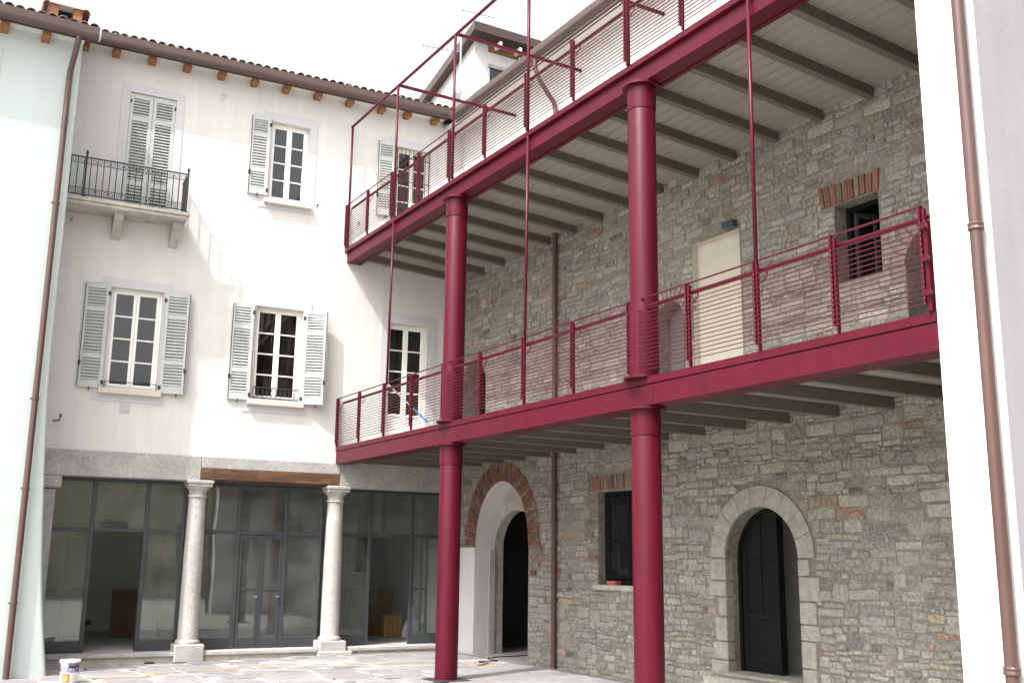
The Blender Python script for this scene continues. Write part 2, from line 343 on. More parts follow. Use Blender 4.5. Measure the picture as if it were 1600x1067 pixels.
# shutters
_slat = {}
def slat_mesh(w):
    k = round(w, 2)
    if k not in _slat:
        mb = MB(); c, s_ = math.cos(.75), math.sin(.75); h, t = .026, .006
        q = [(-h, -t), (h, -t), (h, t), (-h, t)]
        mb.prismX([(-a*c*.8-b*s_, -a*s_+b*c) for a, b in q][::1], -w/2, w/2); me = mb.mesh('slat', M['shutter']); normals_out(me); _slat[k] = me
    return _slat[k]
def shutter(hinge_u, z0, z1, width, out, splits, ang=0.0, y=-.03, closed=False, hinge=True):
    # splits: list of (za, zb) louvre fields; local x runs from the hinge outward (sign out)
    e = bpy.data.objects.new('shutter', None)
    f = MB(); st = .065; th = .034
    xs = (0, width)
    f.box(0, st, -th/2, th/2, z0, z1, .004); f.box(width-st, width, -th/2, th/2, z0, z1, .004)
    zs = [z0]+[v for s_ in splits for v in s_]+[z1]
    for i in range(0, len(zs), 2): f.box(st, width-st, -th/2+.001, th/2-.001, zs[i], zs[i+1], .004)
    o = f.build('shutter', M['shutter'], wh, loc=(hinge_u, y, 0))
    o.rotation_euler = (0, 0, ang if out > 0 else PI-ang)
    for za, zb in splits:
        n = max(2, round((zb-za)/.056)); h = (zb-za)/n
        for k in range(n): link('slat', slat_mesh(width-2*st-.004), o, (width/2, 0, za+(k+.5)*h), None if out > 0 else (0, 0, PI))
    i = MB()
    s_ = 1 if out < 0 else -1
    for zz in (z0+.10, z1-.16): i.box(-.02, .03, s_*(th/2)-.008, s_*(th/2)+.008, zz-.035, zz+.035, .004)
    yy = s_*(th/2+.008)
    if not closed:
        i.tube([(width-.02, yy, z0+.02), (width-.02, yy, z1-.02)], .006, 5)
        i.box(width-.045, width+.0, yy-.02, yy+.02, z0+.38, z0+.46, .006)
    i.build('hinge', M['iron'], o)
    return o
def fields(z0, z1, a, b): 
    return [(z0+.13, z0+a), (z0+a+.085, z0+b), (z0+b+.085, z1-.085)]
def lowf(z0, z1): h = z1-z0; return fields(z0, z1, .28*h, .73*h)
shutter(-4.24, 4.54, 6.38, .42, -1, lowf(4.54, 6.38), .05, y=-.045); shutter(-3.30, 4.53, 6.37, .44, 1, lowf(4.53, 6.37), -.10, y=-.045)
shutter(-1.70, 4.53, 6.34, .41, -1, lowf(4.53, 6.34), .05, y=-.045); shutter(-.74, 4.53, 6.34, .44, 1, lowf(4.53, 6.34), -.32, y=-.045)
shutter(-1.61, 8.49, 10.08, .38, -1, lowf(8.49, 10.08), .06, y=-.045); shutter(.97, 8.49, 10.08, .38, -1, lowf(8.49, 10.08), .06, y=-.045)
bf = [(7.95, 8.40), (8.52, 9.44), (9.56, 9.93)]
bf = [(7.93, 8.28), (8.38, 9.52), (9.62, 9.95)]
shutter(-4.198, 7.75, 10.05, .405, 1, bf, 0, y=.03, closed=True); shutter(-3.382, 7.75, 10.05, .405, -1, bf, 0, y=.03, closed=True)
MB().box(-4.2, -3.38, .20, .22, 7.73, 10.06).build('backing_door', M['shutter'], wh)
# balcony
BD = .60
sb = MB().box(-5.75, -3.11, -BD, .02, 7.60, 7.66, .012).box(-5.75, -3.09, -BD-.03, .02, 7.66, 7.725, .012)
bal = sb.build('balcony', M['concrete'], wh)
for uc in (-5.35, -4.25, -3.26):
    c = MB(); prof = [(0.0, 7.598), (-.42, 7.598), (-.42, 7.47), (-.36, 7.43), (-.10, 7.24), (0.0, 7.20)]
    c.prismX(prof, uc-.075, uc+.075); c.build('corbel', M['concrete'], bal)
rl = MB(); zt, zb = 8.45, 7.775
for zz, r in ((zt, .013), (zb, .011), (zt-.115, .007), (zb+.115, .007)):
    rl.tube([(-5.7, -BD+.03, zz), (-3.16, -BD+.03, zz)], r, 6); rl.tube([(-3.16, -BD+.03, zz), (-3.16, 0, zz)], r, 6)
rail = rl.build('balcony_railing', M['iron'], wh)
bm_ = MB().tube([(0, 0, zb), (0, 0, zt)], .0085, 5).mesh('baluster', M['iron'])
nb = 24; us = [-5.64+.106*k for k in range(nb)]
for u in us: link('baluster', bm_, rail, (u, -BD+.03, 0))
for k in range(1, 6): link('baluster', bm_, rail, (-3.16, -BD+.03+.1*k, 0))
pm = MB(); pm.box(-.015, .015, -.015, .015, 7.725, 8.49, .004); pm.lathe([(.008, 8.49), (.02, 8.51), (.028, 8.535), (.02, 8.56), (.004, 8.585)], 0, 0, 8); pm.box(-.045, .045, -.045, .045, 7.72, 7.745)
pme = pm.mesh('railing_post', M['iron'])
for u in (-4.87, -3.16): link('railing_post', pme, rail, (u, -BD+.03, 0))
sw = MB()
def scroll(mb, base, du, zc, sgn):
    pts = []
    for i in range(15):
        t = i/14; a = t*2.2*PI; r = .042*(1-.62*t)
        pts.append((base[0]+du*(.0+.048-r*math.cos(a)), base[1], zc+sgn*(r*math.sin(a))))
    mb.tube(pts, .005, 4, False)
for k, u in enumerate(us[:-1]):
    d = 1 if k % 2 else -1
    uu = u if d > 0 else u+.106
    scroll(sw, (uu, -BD+.03), d, zt-.055, -1); scroll(sw, (uu, -BD+.03), d, zb+.055, 1)
sw.build('scrollwork', M['iron'], rail)
# lintels, timber, columns
MB().box(-5.3, -2.455, -.015, .33, 3.03, 3.47, .012).build('granite_lintel', M['lintel'], wh)
MB().box(-2.452, .115, -.015, .33, 3.262, 3.47, .010).build('granite_lintel', M['lintel'], wh)
MB().prismY([(.06, 3.052), (.36, 3.02), (2.9, 3.02), (2.9, 3.47), (.118, 3.47), (.118, 3.25)], -.018, .33).build('granite_lintel', M['lintel'], wh)
MB().box(-2.45, .10, -.03, .30, 3.06, 3.258, .012).build('timber_beam', M['timber'], wh)
def column(uc, pw):
    e = MB(); yc = .16
    e.lathe([(.205, .24), (.212, .27), (.20, .30), (.178, .315), (.172, .34), (.172, .9), (.166, 1.7), (.152, 2.5), (.148, 2.74), (.150, 2.745)], uc, yc, 36)
    o = e.build('stone_column', M['granite'], wh, smooth=True)
    c = MB(); c.lathe([(.150, 2.745), (.172, 2.755), (.172, 2.785), (.152, 2.79), (.152, 2.84), (.165, 2.87), (.195, 2.90), (.205, 2.93)], uc, yc, 36)
    c.box(uc-.21, uc+.21, yc-.21, yc+.21, 2.93, 2.985, .008); c.box(uc-.23, uc+.23, yc-.23, yc+.23, 2.985, 3.048, .012)
    c.build('capital', M['granite'], o, smooth=True)
    p = MB(); p.box(uc-.25, uc+.25, yc-.25, yc+.25, .0+gz(A+uc), .24, .015)
    if pw: p.box(uc-.28, uc+pw, yc-.30, yc+.25, gz(A+uc)-.02, .06, .012)
    p.build('plinth', M['granite'], o)
column(-2.45, 0); column(.10, .36)
MB().box(-5.2, -4.80, .02, .34, -.3, 2.80, .01).box(-5.2, -4.72, -.01, .34, 2.82, 3.03, .02).build('end_pilaster', M['lintel'], wh)
# step and shop floor
MB().box(-5.2, -2.70, -.06, .5, .055, .118, .008).box(-2.20, -.18, -.06, .5, .055, .118, .008).box(.38, 2.7, -.06, .5, .055, .118, .008).build('entrance_step', M['granite'], wh)
MB().box(-5.2, 2.7, -.02, .5, -.4, .054).build('step_base', M['concrete'], wh)
MB().box(-4.06+.9, -3.0, -.022, -.018, -.06, -.03).build('drain_hole', M['black'], wh)
st = MB(); room(st, -5.25, 2.72, .36, 5.6, .112, 3.4); st.build('shop_room', M['room'], wh, fix=False)
MB().box(-5.2, 2.7, .5, 5.55, .113, .120).build('shop_floor', M['floor'], wh)
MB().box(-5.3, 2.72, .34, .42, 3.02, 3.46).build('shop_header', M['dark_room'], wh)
# storefront glazing
ys0, ys1 = .33, .39
def bars(mb, segs):
    for (u0, u1, z0, z1) in segs: mb.box(u0, u1, ys0, ys1, z0, z1, .006)
sf = MB()
bars(sf, [(-4.83, -4.79, .12, 3.02), (-4.185, -4.115, .12, 3.02), (-3.30, -3.225, .12, 3.02), (-2.66, -2.60, .12, 3.02), (-2.3, -2.24, .12, 3.02), (-1.69, -1.61, .12, 3.02), (-.81, -.735, .12, 3.02), (-.13, -.08, .12, 3.02),
          (.28, .33, .12, 3.02), (.845, .905, .12, 3.02), (1.72, 1.775, .12, 3.02), (2.46, 2.50, .12, 3.02)])
for u0, u1 in ((-4.79, -4.185), (-4.115, -3.30), (-3.225, -2.66), (-2.24, -1.69), (-1.61, -.81), (-.735, -.13), (.33, .845), (.905, 1.72), (1.775, 2.46)):
    bars(sf, [(u0, u1, 2.12, 2.185), (u0, u1, 2.965, 3.02)])
for u0, u1 in ((-4.79, -4.185), (-3.225, -2.66), (-2.24, -1.69), (-.735, -.13), (.33, .845), (1.775, 2.46)):
    bars(sf, [(u0, u1, .12, .31)])
bars(sf, [(1.775, 2.06, 1.13, 1.17), (2.06, 2.10, .31, 2.12), (-1.61, -.81, .12, .15)])
sff = sf.build('shopfront', M['metal'], wh)
def spane(u0, u1, z0, z1, y=.355): MB().box(u0-.004, u1+.004, y, y+.008, z0-.004, z1+.004).build('pane', M['shopglass'], sff)
for u0, u1 in ((-4.79, -4.185), (-4.115, -3.30), (-3.225, -2.66), (-2.24, -1.69), (-1.61, -.81), (-.735, -.13), (.33, .845), (.905, 1.72), (1.775, 2.46)): spane(u0, u1, 2.185, 2.965)
for u0, u1 in ((-4.79, -4.185), (-3.225, -2.66), (-2.24, -1.69), (-.735, -.13), (.33, .845), (2.10, 2.46)): spane(u0, u1, .31, 2.12)
spane(1.775, 2.06, .31, 1.13); spane(1.775, 2.06, 1.17, 2.12)
def leaf(u0, u1, y, ang=0, pivot=None):
    w = u1-u0; mb = MB()
    for s_ in ((0, .05, .15, 2.11), (w-.05, w, .15, 2.11), (.05, w-.05, .15, .30), (.05, w-.05, 2.04, 2.11), (.05, w-.05, 1.13, 1.17)): mb.box(s_[0], s_[1], -.02, .02, s_[2], s_[3], .004)
    o = mb.build('shop_door', M['metal'], wh, loc=(u0, y, 0)); o.rotation_euler = (0, 0, ang)
    for z0, z1 in ((.30, 1.13), (1.17, 2.04)): MB().box(.046, w-.046, -.004, .004, z0-.004, z1+.004).build('pane', M['shopglass'], o)
    MB().tube([(w-.025, -.02, 1.02), (w-.025, -.06, 1.02), (w-.10, -.06, 1.02)], .008, 6).build('handle', M['steel'], o)
leaf(-1.605, -1.212, .36); leaf(-1.208, -.815, .36)
leaf(-4.12, -3.72, .43, PI-.06); leaf(-3.30, -2.90, .43, .05); leaf(.87, 1.27, .46, PI-.12)
# roof of the white house: soffit, rafters, gutter, tiles
MB().box(-5.0, 2.95, -.215, .02, 10.765, 10.79).build('soffit', M['cream'], wh)
rm = MB().box(-.065, .065, -.225, .02, 10.645, 10.766, .006).mesh('rafter', M['rafter'])
for u in (-5.05, -4.52, -3.89, -3.26, -2.62, -1.99, -1.37, -.73, -.07, .61, 1.17, 1.79): link('rafter', rm, wh, (u, 0, 0))
def gutter_prof(y0, y1, z0, z1, n=8):
    o = [(y0, z1), (y0, z0+.08)]+[(y0+(y1-y0)/2-(y1-y0)/2*math.cos(PI*i/n), z0+.08-.08*math.sin(PI*i/n)) for i in range(1, n)]+[(y1, z0+.08), (y1, z1)]
    return o
gp = gutter_prof(-.42, -.26, 10.715, 10.915)
g = MB(); g.prismX(gp+[(-.27, 10.895), (-.41, 10.895)], -5.0, 2.06)
g.box(-5.0, 2.06, -.262, -.226, 10.725, 10.89)
gut = g.build('gutter', M['gutter'], wh)
for u in [-4.6+1.1*k for k in range(6)]: MB().box(u-.012, u+.012, -.43, -.25, 10.90, 10.925).build('bracket', M['steel'], gut)
def tile_mesh(L=.42, r=.078, col=(.2, .13, .1)):
    mb = MB(); n = 8; v = []; f = []
    for j, (yy, rr) in enumerate(((0, r), (L, r*.82))):
        for lay in (0, .014):
            for i in range(n+1):
                a = PI*i/n; v.append((-(rr-lay)*math.cos(a), yy, (rr-lay)*math.sin(a)*.85))
    m_ = n+1
    for i in range(n):
        f += [(i, i+1, 2*m_+i+1, 2*m_+i), (m_+i, 3*m_+i, 3*m_+i+1, m_+i+1), (i, m_+i, m_+i+1, i+1)]
    mb.add(v, f, col); return mb.mesh('roof_tile', M['tile'], True)
tiles = [tile_mesh(col=c) for c in ((.21, .13, .10), (.16, .115, .095), (.25, .16, .12), (.19, .15, .13))]
PT = .30
def roof(parent, x0, x1, ye, ze, rows=5, sp=.163):
    mb = MB(); L = 7.0; c, s_ = math.cos(PT), math.sin(PT)
    mb.box(x0, x1, 0, L, -.05, 0); o = mb.build('roof_slab', M['tile'], parent, loc=(0, ye, ze)); o.rotation_euler = (PT, 0, 0)
    at = MB(); at.cur = (.19, .13, .105)
    n = int((x1-x0)/sp)
    for k in range(n):
        x = x0+sp*(k+.5)
        link('roof_tile', tiles[rnd.randrange(4)], parent, (x+rnd.uniform(-.006, .006), ye-.03+rnd.uniform(-.015, .01), ze+.005), (PT-.05, rnd.uniform(-.03, .03), rnd.uniform(-.02, .02)))
        at.tube([(x, ye+.3*c, ze+.3*s_), (x, ye+L*c, ze+L*s_)], .07, 8, True)
    q = at.build('tile_rows', M['tile'], parent, True); q['kind'] = 'stuff'
roof(wh, -5.0, 2.75, -.33, 10.92)
# small wall pieces
v = MB(); v.box(-3.915, -3.75, -.012, .005, 4.15, 4.31, .004)
vo = v.build('vent_cover', M['trim'], wh)
sm = MB()
for k in range(7): sm.box(-3.90, -3.84, -.018, -.011, 4.165+.019*k, 4.175+.019*k); sm.box(-3.825, -3.765, -.018, -.011, 4.165+.019*k, 4.175+.019*k)
sm.build('vent_louvre', M['trim'], vo)
MB().tube([(-4.95, 0, 3.93), (-4.86, -.12, 3.93), (-4.86, -.14, 3.99), (-4.83, -.14, 4.01)], .012, 6).box(-4.87, -4.83, -.16, -.12, 3.98, 4.04, .01).build('wall_bracket', M['gutter'], wh)
MB().tube([(-2.556+.06*math.cos(a*PI/8), -.012, 10.32+.06*math.sin(a*PI/8)) for a in range(14)], .012, 6).build('plaster_ring', M['cream'], wh)
for (u, z) in ((-.61, 8.43), (.25, 8.2)):
    MB().tube([(u, 0, z), (u, -.05, z), (u, -.05, z+.05)], .008, 5).box(u-.015, u+.015, -.06, -.035, z+.02, z+.06, .004).build('shutter_stay', M['iron'], wh)
for uc in (-4.45, -3.0, -1.92, -.45): MB().tube([(uc, 0, 4.50), (uc, -.08, 4.50), (uc, -.085, 4.55)], .009, 5).build('shutter_stay', M['iron'], wh)
for uc in (-1.8, .8): MB().tube([(uc, 0, 8.46), (uc, -.08, 8.46), (uc, -.085, 8.51)], .009, 5).build('shutter_stay', M['iron'], wh)
MB().tube([(-5.0, 0, 7.45), (-4.98, -.14, 7.46)], .010, 5).build('wall_pin', M['rafter'], wh)

# ================================================================== PALE GREEN HOUSE (left)
YL = 17.9
gh = thing('pale_green_house', 'pale green plastered house with flared base at the left edge beside the cream house', 'house', (2.0, YL, 0), 0)
prof = [(-.5, .48), (-.07, .42), (.3, .365), (.7, .305), (1.1, .255), (1.4, .225), (1.8, .19), (2.2, .16), (2.7, .125), (3.17, .095), (3.7, .065), (4.3, .035), (5.0, .02), (7.0, .02), (10.4, .02)]
mb = MB(); rows = []
for z, x in prof:
    c = .05; ring = [(-11, 0, z), (x-c, 0, z)]+[(x-c+c*math.sin(a), c-c*math.cos(a), z) for a in (PI/8, PI/4, 3*PI/8)]+[(x, c, z), (x, 3.0, z)]
    rows.append(ring)
n = len(rows[0]); mb.add([p for r in rows for p in r], [(i*n+k, i*n+k+1, (i+1)*n+k+1, (i+1)*n+k) for i in range(len(rows)-1) for k in range(n-1)])
mb.build('wall', M['pale_green'], gh, True, fix=False)
MB().box(-4.0, -1.19, -.012, .004, 7.9, 9.85).build('plaster_surround', M['trim'], gh)
MB().tube([(-1.36, 0, 8.05), (-1.36, -.06, 8.05), (-1.34, -.06, 8.11)], .010, 5).build('shutter_stay', M['iron'], gh)
MB().box(-9, .02, -.23, .02, 10.24, 10.265).build('soffit', M['pale_green'], gh)
rm2 = MB().box(-.065, .065, -.235, .02, 10.105, 10.241, .006).mesh('rafter', M['rafter'])
for x in (-3.05, -2.43, -1.81, -1.2, -.57): link('rafter', rm2, gh, (x, 0, 0))
g = MB(); gp2 = gutter_prof(-.44, -.27, 10.20, 10.41)
g.prismX(gp2+[(-.28, 10.39), (-.43, 10.39)], -9, .22); g.box(-9, .22, -.272, -.236, 10.21, 10.385)
g2 = g.build('gutter', M['gutter'], gh)
MB().prismX([(y-.006 if y < -.355 else y+.006, z-.004) for y, z in gp2], .205, .235).build('end_cap', M['steel'], g2)
roof(gh, -4.2, .24, -.36, 10.41)
p = MB(); p.tube([(-.10, -.35, 10.22), (-.10, -.35, 10.12), (-.12, -.25, 9.92), (-.145, -.085, 9.68), (-.15, -.08, 9.4), (-.15, -.08, 5), (-.15, -.08, -.12)], .048, 12)
pp = p.build('downpipe', M['pipe'], gh, True)
for z in (7.35, 4.12, 2.72, 1.0): MB().lathe([(.058, z-.018), (.058, z+.018)], -.15, -.08, 12).box(-.16, -.14, -.04, .0, z-.01, z+.01).box(-.225, -.205, -.09, -.07, z-.012, z+.012).build('pipe_bracket', M['gutter'], pp)
# chimney
cx, cy, cz = -.16, 1.5, 10.87
c = MB(); c.cur = (.33, .14, .08)
c.box(cx-.30, cx+.30, cy-.05, cy+.5, cz-.6, cz+.36, .01, (.55, .5, .47))
c.box(cx-.28, cx-.13, cy-.06, cy+.02, cz+.35, cz+.72, .008); c.box(cx+.13, cx+.28, cy-.06, cy+.02, cz+.35, cz+.72, .008)
c.box(cx-.28, cx-.13, cy+.4, cy+.5, cz+.35, cz+.72, .008); c.box(cx+.13, cx+.28, cy+.4, cy+.5, cz+.35, cz+.72, .008)
ch = c.build('chimney', M['brick'], gh)
MB().box(cx-.125, cx+.125, cy+.15, cy+.2, cz+.362, cz+.72).build('flue_shade_panel', M['black'], ch)  # black panel added in place of the shade between the chimney piers
MB().prismY([(cx-.30, cz+.72), (cx+.30, cz+.72)]+arc(cx, cz+.72, .30, .34, 0, PI, 12)[1:-1], cy-.10, cy+.55).build('chimney_cap', M['white_wall'], ch)
for s_ in (-1, 1): 
    for k in range(3):
        o = link('chimney_tile', tiles[k], ch, (cx+s_*.34, cy-.12+.2*k, cz+.66), (0, s_*.95, 0))

# ================================================================== STONE HOUSE
RZS = -PI/2                                # local x = YC - Y (towards the camera), local y = into the wall
sh = thing('stone_house', 'rubble stone house with brick arch and dark arched doorways behind the red gallery', 'house', (B, YC, 0), RZS)
def w_(Y): return YC-Y
aw = (w_(16.71), .96, 2.0, 3.14)           # brick arch: centre, half width, spring, crown
H = {'arch': arch_loop(aw[0], aw[1], aw[2], aw[3], -.25, 28),
     'gwin': rect_loop(4.88, 6.2, 1.37, 2.80),
     'door': arch_loop(8.46, .65, 1.80, 2.44, .33, 24),
     'upwin': rect_loop(9.96, 10.63, 5.08, 6.08),
     'panel': rect_loop(7.28, 8.27, 3.72, 6.26),
     'archw': arch_loop(6.75, .32, 5.21, 5.53, 3.72, 16),
     'archl': arch_loop(.66, .50, 5.08, 5.57, 3.72, 18),
     'archr': arch_loop(11.42, .47, 5.04, 5.50, 3.72, 18)}
mb = holed_wall(rect_loop(-.35, 13.35, -.4, 7.75), list(H.values()))
for k, d in (('gwin', .28), ('door', .30), ('upwin', .34), ('archw', .26), ('archl', .4), ('archr', .42)): reveal(mb, H[k], 0, d)
mb.build('wall', M['mortar'], sh, fix=False)
mb = MB(); reveal(mb, H['arch'], -.004, .43); mb.build('arch_soffit', M['cream'], sh, fix=False)
mb = MB(); reveal(mb, H['panel'], -.004, .10); mb.add([(7.28, .10, 3.72), (8.27, .10, 3.72), (8.27, .10, 6.26), (7.28, .10, 6.26)], [(0, 1, 2, 3)])
M['panel'] = mat('cream_panel_plaster', (0.52, 0.485, 0.415), 0.92, 0.06, 4, 0.2, 40, var2=0.08)
mb.build('plastered_niche', M['panel'], sh, fix=False)
MB().box(-.3, aw[0]-aw[1]-.002, -.022, .01, -.3, 1.95, .006).build('plaster_patch', M['cream'], sh)
# inside of the brick arch: back wall with a smaller arch
hl = arch_loop(1.66, .80, 1.93, 2.64, -.24, 22)
mb = holed_wall(rect_loop(.3, 3.6, -.25, 3.5), [hl], .43); reveal(mb, hl, .43, .62); mb.build('inner_wall', M['concrete'], sh, fix=False)  # darker concrete colour stands in for the shade inside the arch
MB().box(.84, .90, .30, .432, -.2, 1.9, .004).build('jamb_stone', M['granite'], sh)
M['cave'] = mat('shade_dark_interior', (0.05, 0.048, 0.045), 0.95, 0.2, 2, 0.2)  # near-black colour puts the shade of the unlit interiors into the walls
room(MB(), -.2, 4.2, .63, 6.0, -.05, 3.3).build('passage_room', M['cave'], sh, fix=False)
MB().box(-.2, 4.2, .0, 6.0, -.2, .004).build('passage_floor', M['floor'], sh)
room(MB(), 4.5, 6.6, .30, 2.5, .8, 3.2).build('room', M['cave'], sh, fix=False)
room(MB(), 7.5, 9.9, .32, 3.0, .30, 3.1).build('room', M['room'], sh, fix=False)
for k in ('upwin', 'archw', 'archl', 'archr'):
    xs_ = [p[0] for p in H[k]]; zs_ = [p[1] for p in H[k]]
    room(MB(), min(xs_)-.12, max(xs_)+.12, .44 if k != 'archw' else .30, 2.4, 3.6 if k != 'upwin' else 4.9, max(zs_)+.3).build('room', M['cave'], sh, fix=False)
# bricks
def bcol():
    g = rnd.uniform(.6, 1.15); q = rnd.random()
    if q < .2: return (.25*g, .15*g, .10*g)
    if q < .4: return (.22*g, .165*g, .13*g)
    return (.215*g, .10*g, .072*g)
def wedge(cx, cz, a0, b0, a1, b1, t0, t1, y0, y1, jit=.0):
    P = lambda a, b, t: (cx+a*math.cos(t), cz+b*math.sin(t))
    a1 += rnd.uniform(-jit, jit); b1 += rnd.uniform(-jit, jit)
    return [P(a0, b0, t0), P(a1, b1, t0), P(a1, b1, t1), P(a0, b0, t1)]
nbk = 82
for k in range(nbk):
    t0 = -.05+(PI+.10)*k/nbk; t1 = -.05+(PI+.10)*(k+1)/nbk; e = (t1-t0)*.10
    th = .36+(.04 if k > 42 else 0); sp_ = th*(.34 if k % 2 else .66)
    for ra, rb_ in ((.003, sp_-.004), (sp_+.004, th+rnd.uniform(-.03, .02))):
        y0 = -.012-rnd.uniform(0, .010)
        MB().prismY(wedge(aw[0], aw[2], aw[1]+ra, aw[3]-aw[2]+ra, aw[1]+rb_, aw[3]-aw[2]+rb_*.95, t0+e, t1-e, 0, 0, 0), y0, .05).build('arch_brick', M['brick'], sh)
def tint_last(o, c):
    at = o.data.color_attributes.new('tint', 'FLOAT_COLOR', 'CORNER'); at.data.foreach_set('color', [*c, 1]*len(at.data))
for o in [o for o in COL.objects if o.name.startswith('arch_brick')]: tint_last(o, bcol())
def brick(x0, x1, z0, z1, name='brick', lean=0, c=None):
    d = -.015-rnd.uniform(0, .015)
    mb = MB(); l = lean*(z1-z0)
    mb.prismY([(x0, z0), (x1, z0), (x1+l, z1), (x0+l, z1)], d, .03); o = mb.build(name, M['brick'], sh); tint_last(o, c or bcol()); return o
# flat brick arches and brick patches
x = 9.76
while x < 10.66: wd = rnd.uniform(.075, .10); brick(x+.004, x+wd-.026, 6.095, 6.34+rnd.uniform(-.02, .03), 'lintel_brick', (x-10.25)*.25); x += wd
x = 4.62
while x < 6.3: wd = rnd.uniform(.065, .085); brick(x+.004, x+wd-.008, 2.83, 3.03+rnd.uniform(-.03, .03), 'lintel_brick', (x-5.5)*.12, tuple(v_*q for v_, q in zip(bcol(), (.95, 1.15, 1.2)))); x += wd
for k in range(11): brick(6.40-.0, 6.40, 0, 0) if False else None
for k in range(13):
    t0 = .15+(PI-.3)*k/13; t1 = .15+(PI-.3)*(k+1)/13; e = (t1-t0)*.1
    o = MB().prismY(wedge(6.75, 5.21, .325, .325, .57, .57, t0+e, t1-e, 0, 0, .02), -.022, .03).build('arch_brick', M['brick'], sh); c = bcol(); tint_last(o, (c[0]*.75+.1, c[1]*.8+.12, c[2]*.8+.12))
for k in range(12):
    t0 = .1+(PI-.2)*k/12; t1 = .1+(PI-.2)*(k+1)/12; e = (t1-t0)*.1
    o = MB().prismY(wedge(11.42, 5.04, .475, .465, .66, .65, t0+e, t1-e, 0, 0, .02), -.022, .03).build('arch_brick', M['brick'], sh); c = bcol(); tint_last(o, (c[0]*.6+.14, c[1]*.6+.15, c[2]*.7+.14))
patches = [(4.62, 1.75), (4.55, 2.1), (4.66, 2.4), (4.58, 2.62), (2.9, 1.75), (2.98, 1.62), (2.88, 1.48), (3.05, 1.9)]
for (px, pz) in patches: brick(px, px+rnd.uniform(.16, .24), pz, pz+.075, 'brick', 0, tuple(v_*q for v_, q in zip(bcol(), (1, 1.3, 1.4))))
# cut stone door surround
nv = 9
for k in range(nv):
    t0 = PI*k/nv; t1 = PI*(k+1)/nv
    lo = [(8.46+.652*math.cos(t0+(t1-t0)*i/4), 1.80+.642*math.sin(t0+(t1-t0)*i/4)) for i in range(5)]
    hi = [(8.46+.93*math.cos(t1+(t0-t1)*i/4), 1.80+.915*math.sin(t1+(t0-t1)*i/4)) for i in range(5)]
    sh_ = 0.004; mb = MB(); mb.prismY([(x_, z_) for x_, z_ in lo+hi], -.02-rnd.uniform(0, .008), .03)
    o = mb.build('voussoir', M['ashlar'], sh); 
    cxm = sum(p[0] for p in lo+hi)/10; czm = sum(p[1] for p in lo+hi)/10
    for v_ in o.data.vertices: v_.co.x = cxm+(v_.co.x-cxm)*.975; v_.co.z = czm+(v_.co.z-czm)*.975
for side, x0 in ((-1, 7.81), (1, 9.11)):
    z = .05
    while z < 1.75:
        h = rnd.uniform(.19, .32); h = min(h, 1.79-z); wd = rnd.uniform(.14, .34)
        if z+h > 1.72: h = 1.79-z
        xa, xb = (x0-wd, x0+.004) if side < 0 else (x0-.004, x0+wd)
        MB().box(xa+.006, xb-.003, -.022-rnd.uniform(0, .008), .12, z+.006, z+h-.006, .012).build('jamb_block', M['ashlar'], sh)
        z += h
MB().box(7.62, 9.26, -.30, .32, -.1, .30, .015).build('door_step', M['ashlar'], sh)
MB().box(7.75, 9.15, -.16, .34, .301, .345, .01).build('threshold', M['ashlar'], sh)
# rubble stones
def inl(w, z):
    m = .012
    for k in ('gwin', 'upwin', 'panel'):
        l = H[k]
        if l[0][0]-m < w < l[1][0]+m and l[0][1]-m < z < l[2][1]+m: return True
    def inarch(cx, hw, sp, hh, base): 
        if z < base: return False
        if z < sp: return abs(w-cx) < hw
        return ((w-cx)/hw)**2+((z-sp)/hh)**2 < 1
    if inarch(aw[0], aw[1]+m, 2.0, 1.16, -1): return True
    if z > 1.93 and inarch(aw[0], aw[1]+.39, 2.0, 1.54, 1.93): return True
    if w < .90 and z < 1.97: return True
    if inarch(8.46, .93, 1.8, .93, 1.75) or inarch(8.46, .67, 1.8, .66, .30): return True
    if z < 1.80 and (7.45 < w < 7.81 or 9.11 < w < 9.47): return True if z < 1.8 and ((7.56 < w < 7.81) or (9.11 < w < 9.36)) else False
    if inarch(6.75, .335, 5.21, .335, 3.6) or (z > 5.2 and inarch(6.75, .59, 5.21, .59, 5.2)): return True
    if inarch(.66, .515, 5.08, .505, 3.6): return True
    if inarch(11.42, .485, 5.04, .475, 3.6) or (z > 5.0 and inarch(11.42, .68, 5.04, .67, 5.0)): return True
    if 9.74 < w < 10.72 and 6.05 < z < 6.38: return True
    if 4.60 < w < 6.36 and 2.80 < z < 3.06: return True
    if 7.62 < w < 9.26 and z < .33: return True
    for (px, pz) in patches:
        if px-.02 < w < px+.24 and pz-.015 < z < pz+.09: return True
    return False
def proj_area(w, z, ww, hh):
    P = Vector((B, YC-w, z))-CAM; d = P.dot(fw)
    px = 800+FPX*P.dot(rt)/d
    if px > 1500 or px < 700: return 0
    return ww*hh/(d*d)*abs(P.x)/d
stones = []
def stone_col(z):
    q = rnd.random(); g = rnd.uniform(.84, 1.38)
    if q < .016: return (.31*g, .255*g, .17*g)
    if q < .026: return (.28*g, .155*g, .11*g)
    if q < .06: return (.16*g, .155*g, .15*g)
    if q < .32: return (.325*g, .305*g, .27*g)
    if q < .50: return (.25*g, .246*g, .236*g)
    return (.285*g, .268*g, .236*g)
def wob(w, z): return .022*math.sin(w*1.7+z*2.3)+.016*math.sin(w*4.1-z*3.7+1.3)+.010*math.sin(w*8.3+z*9.1)
z = -.05; reserved = []
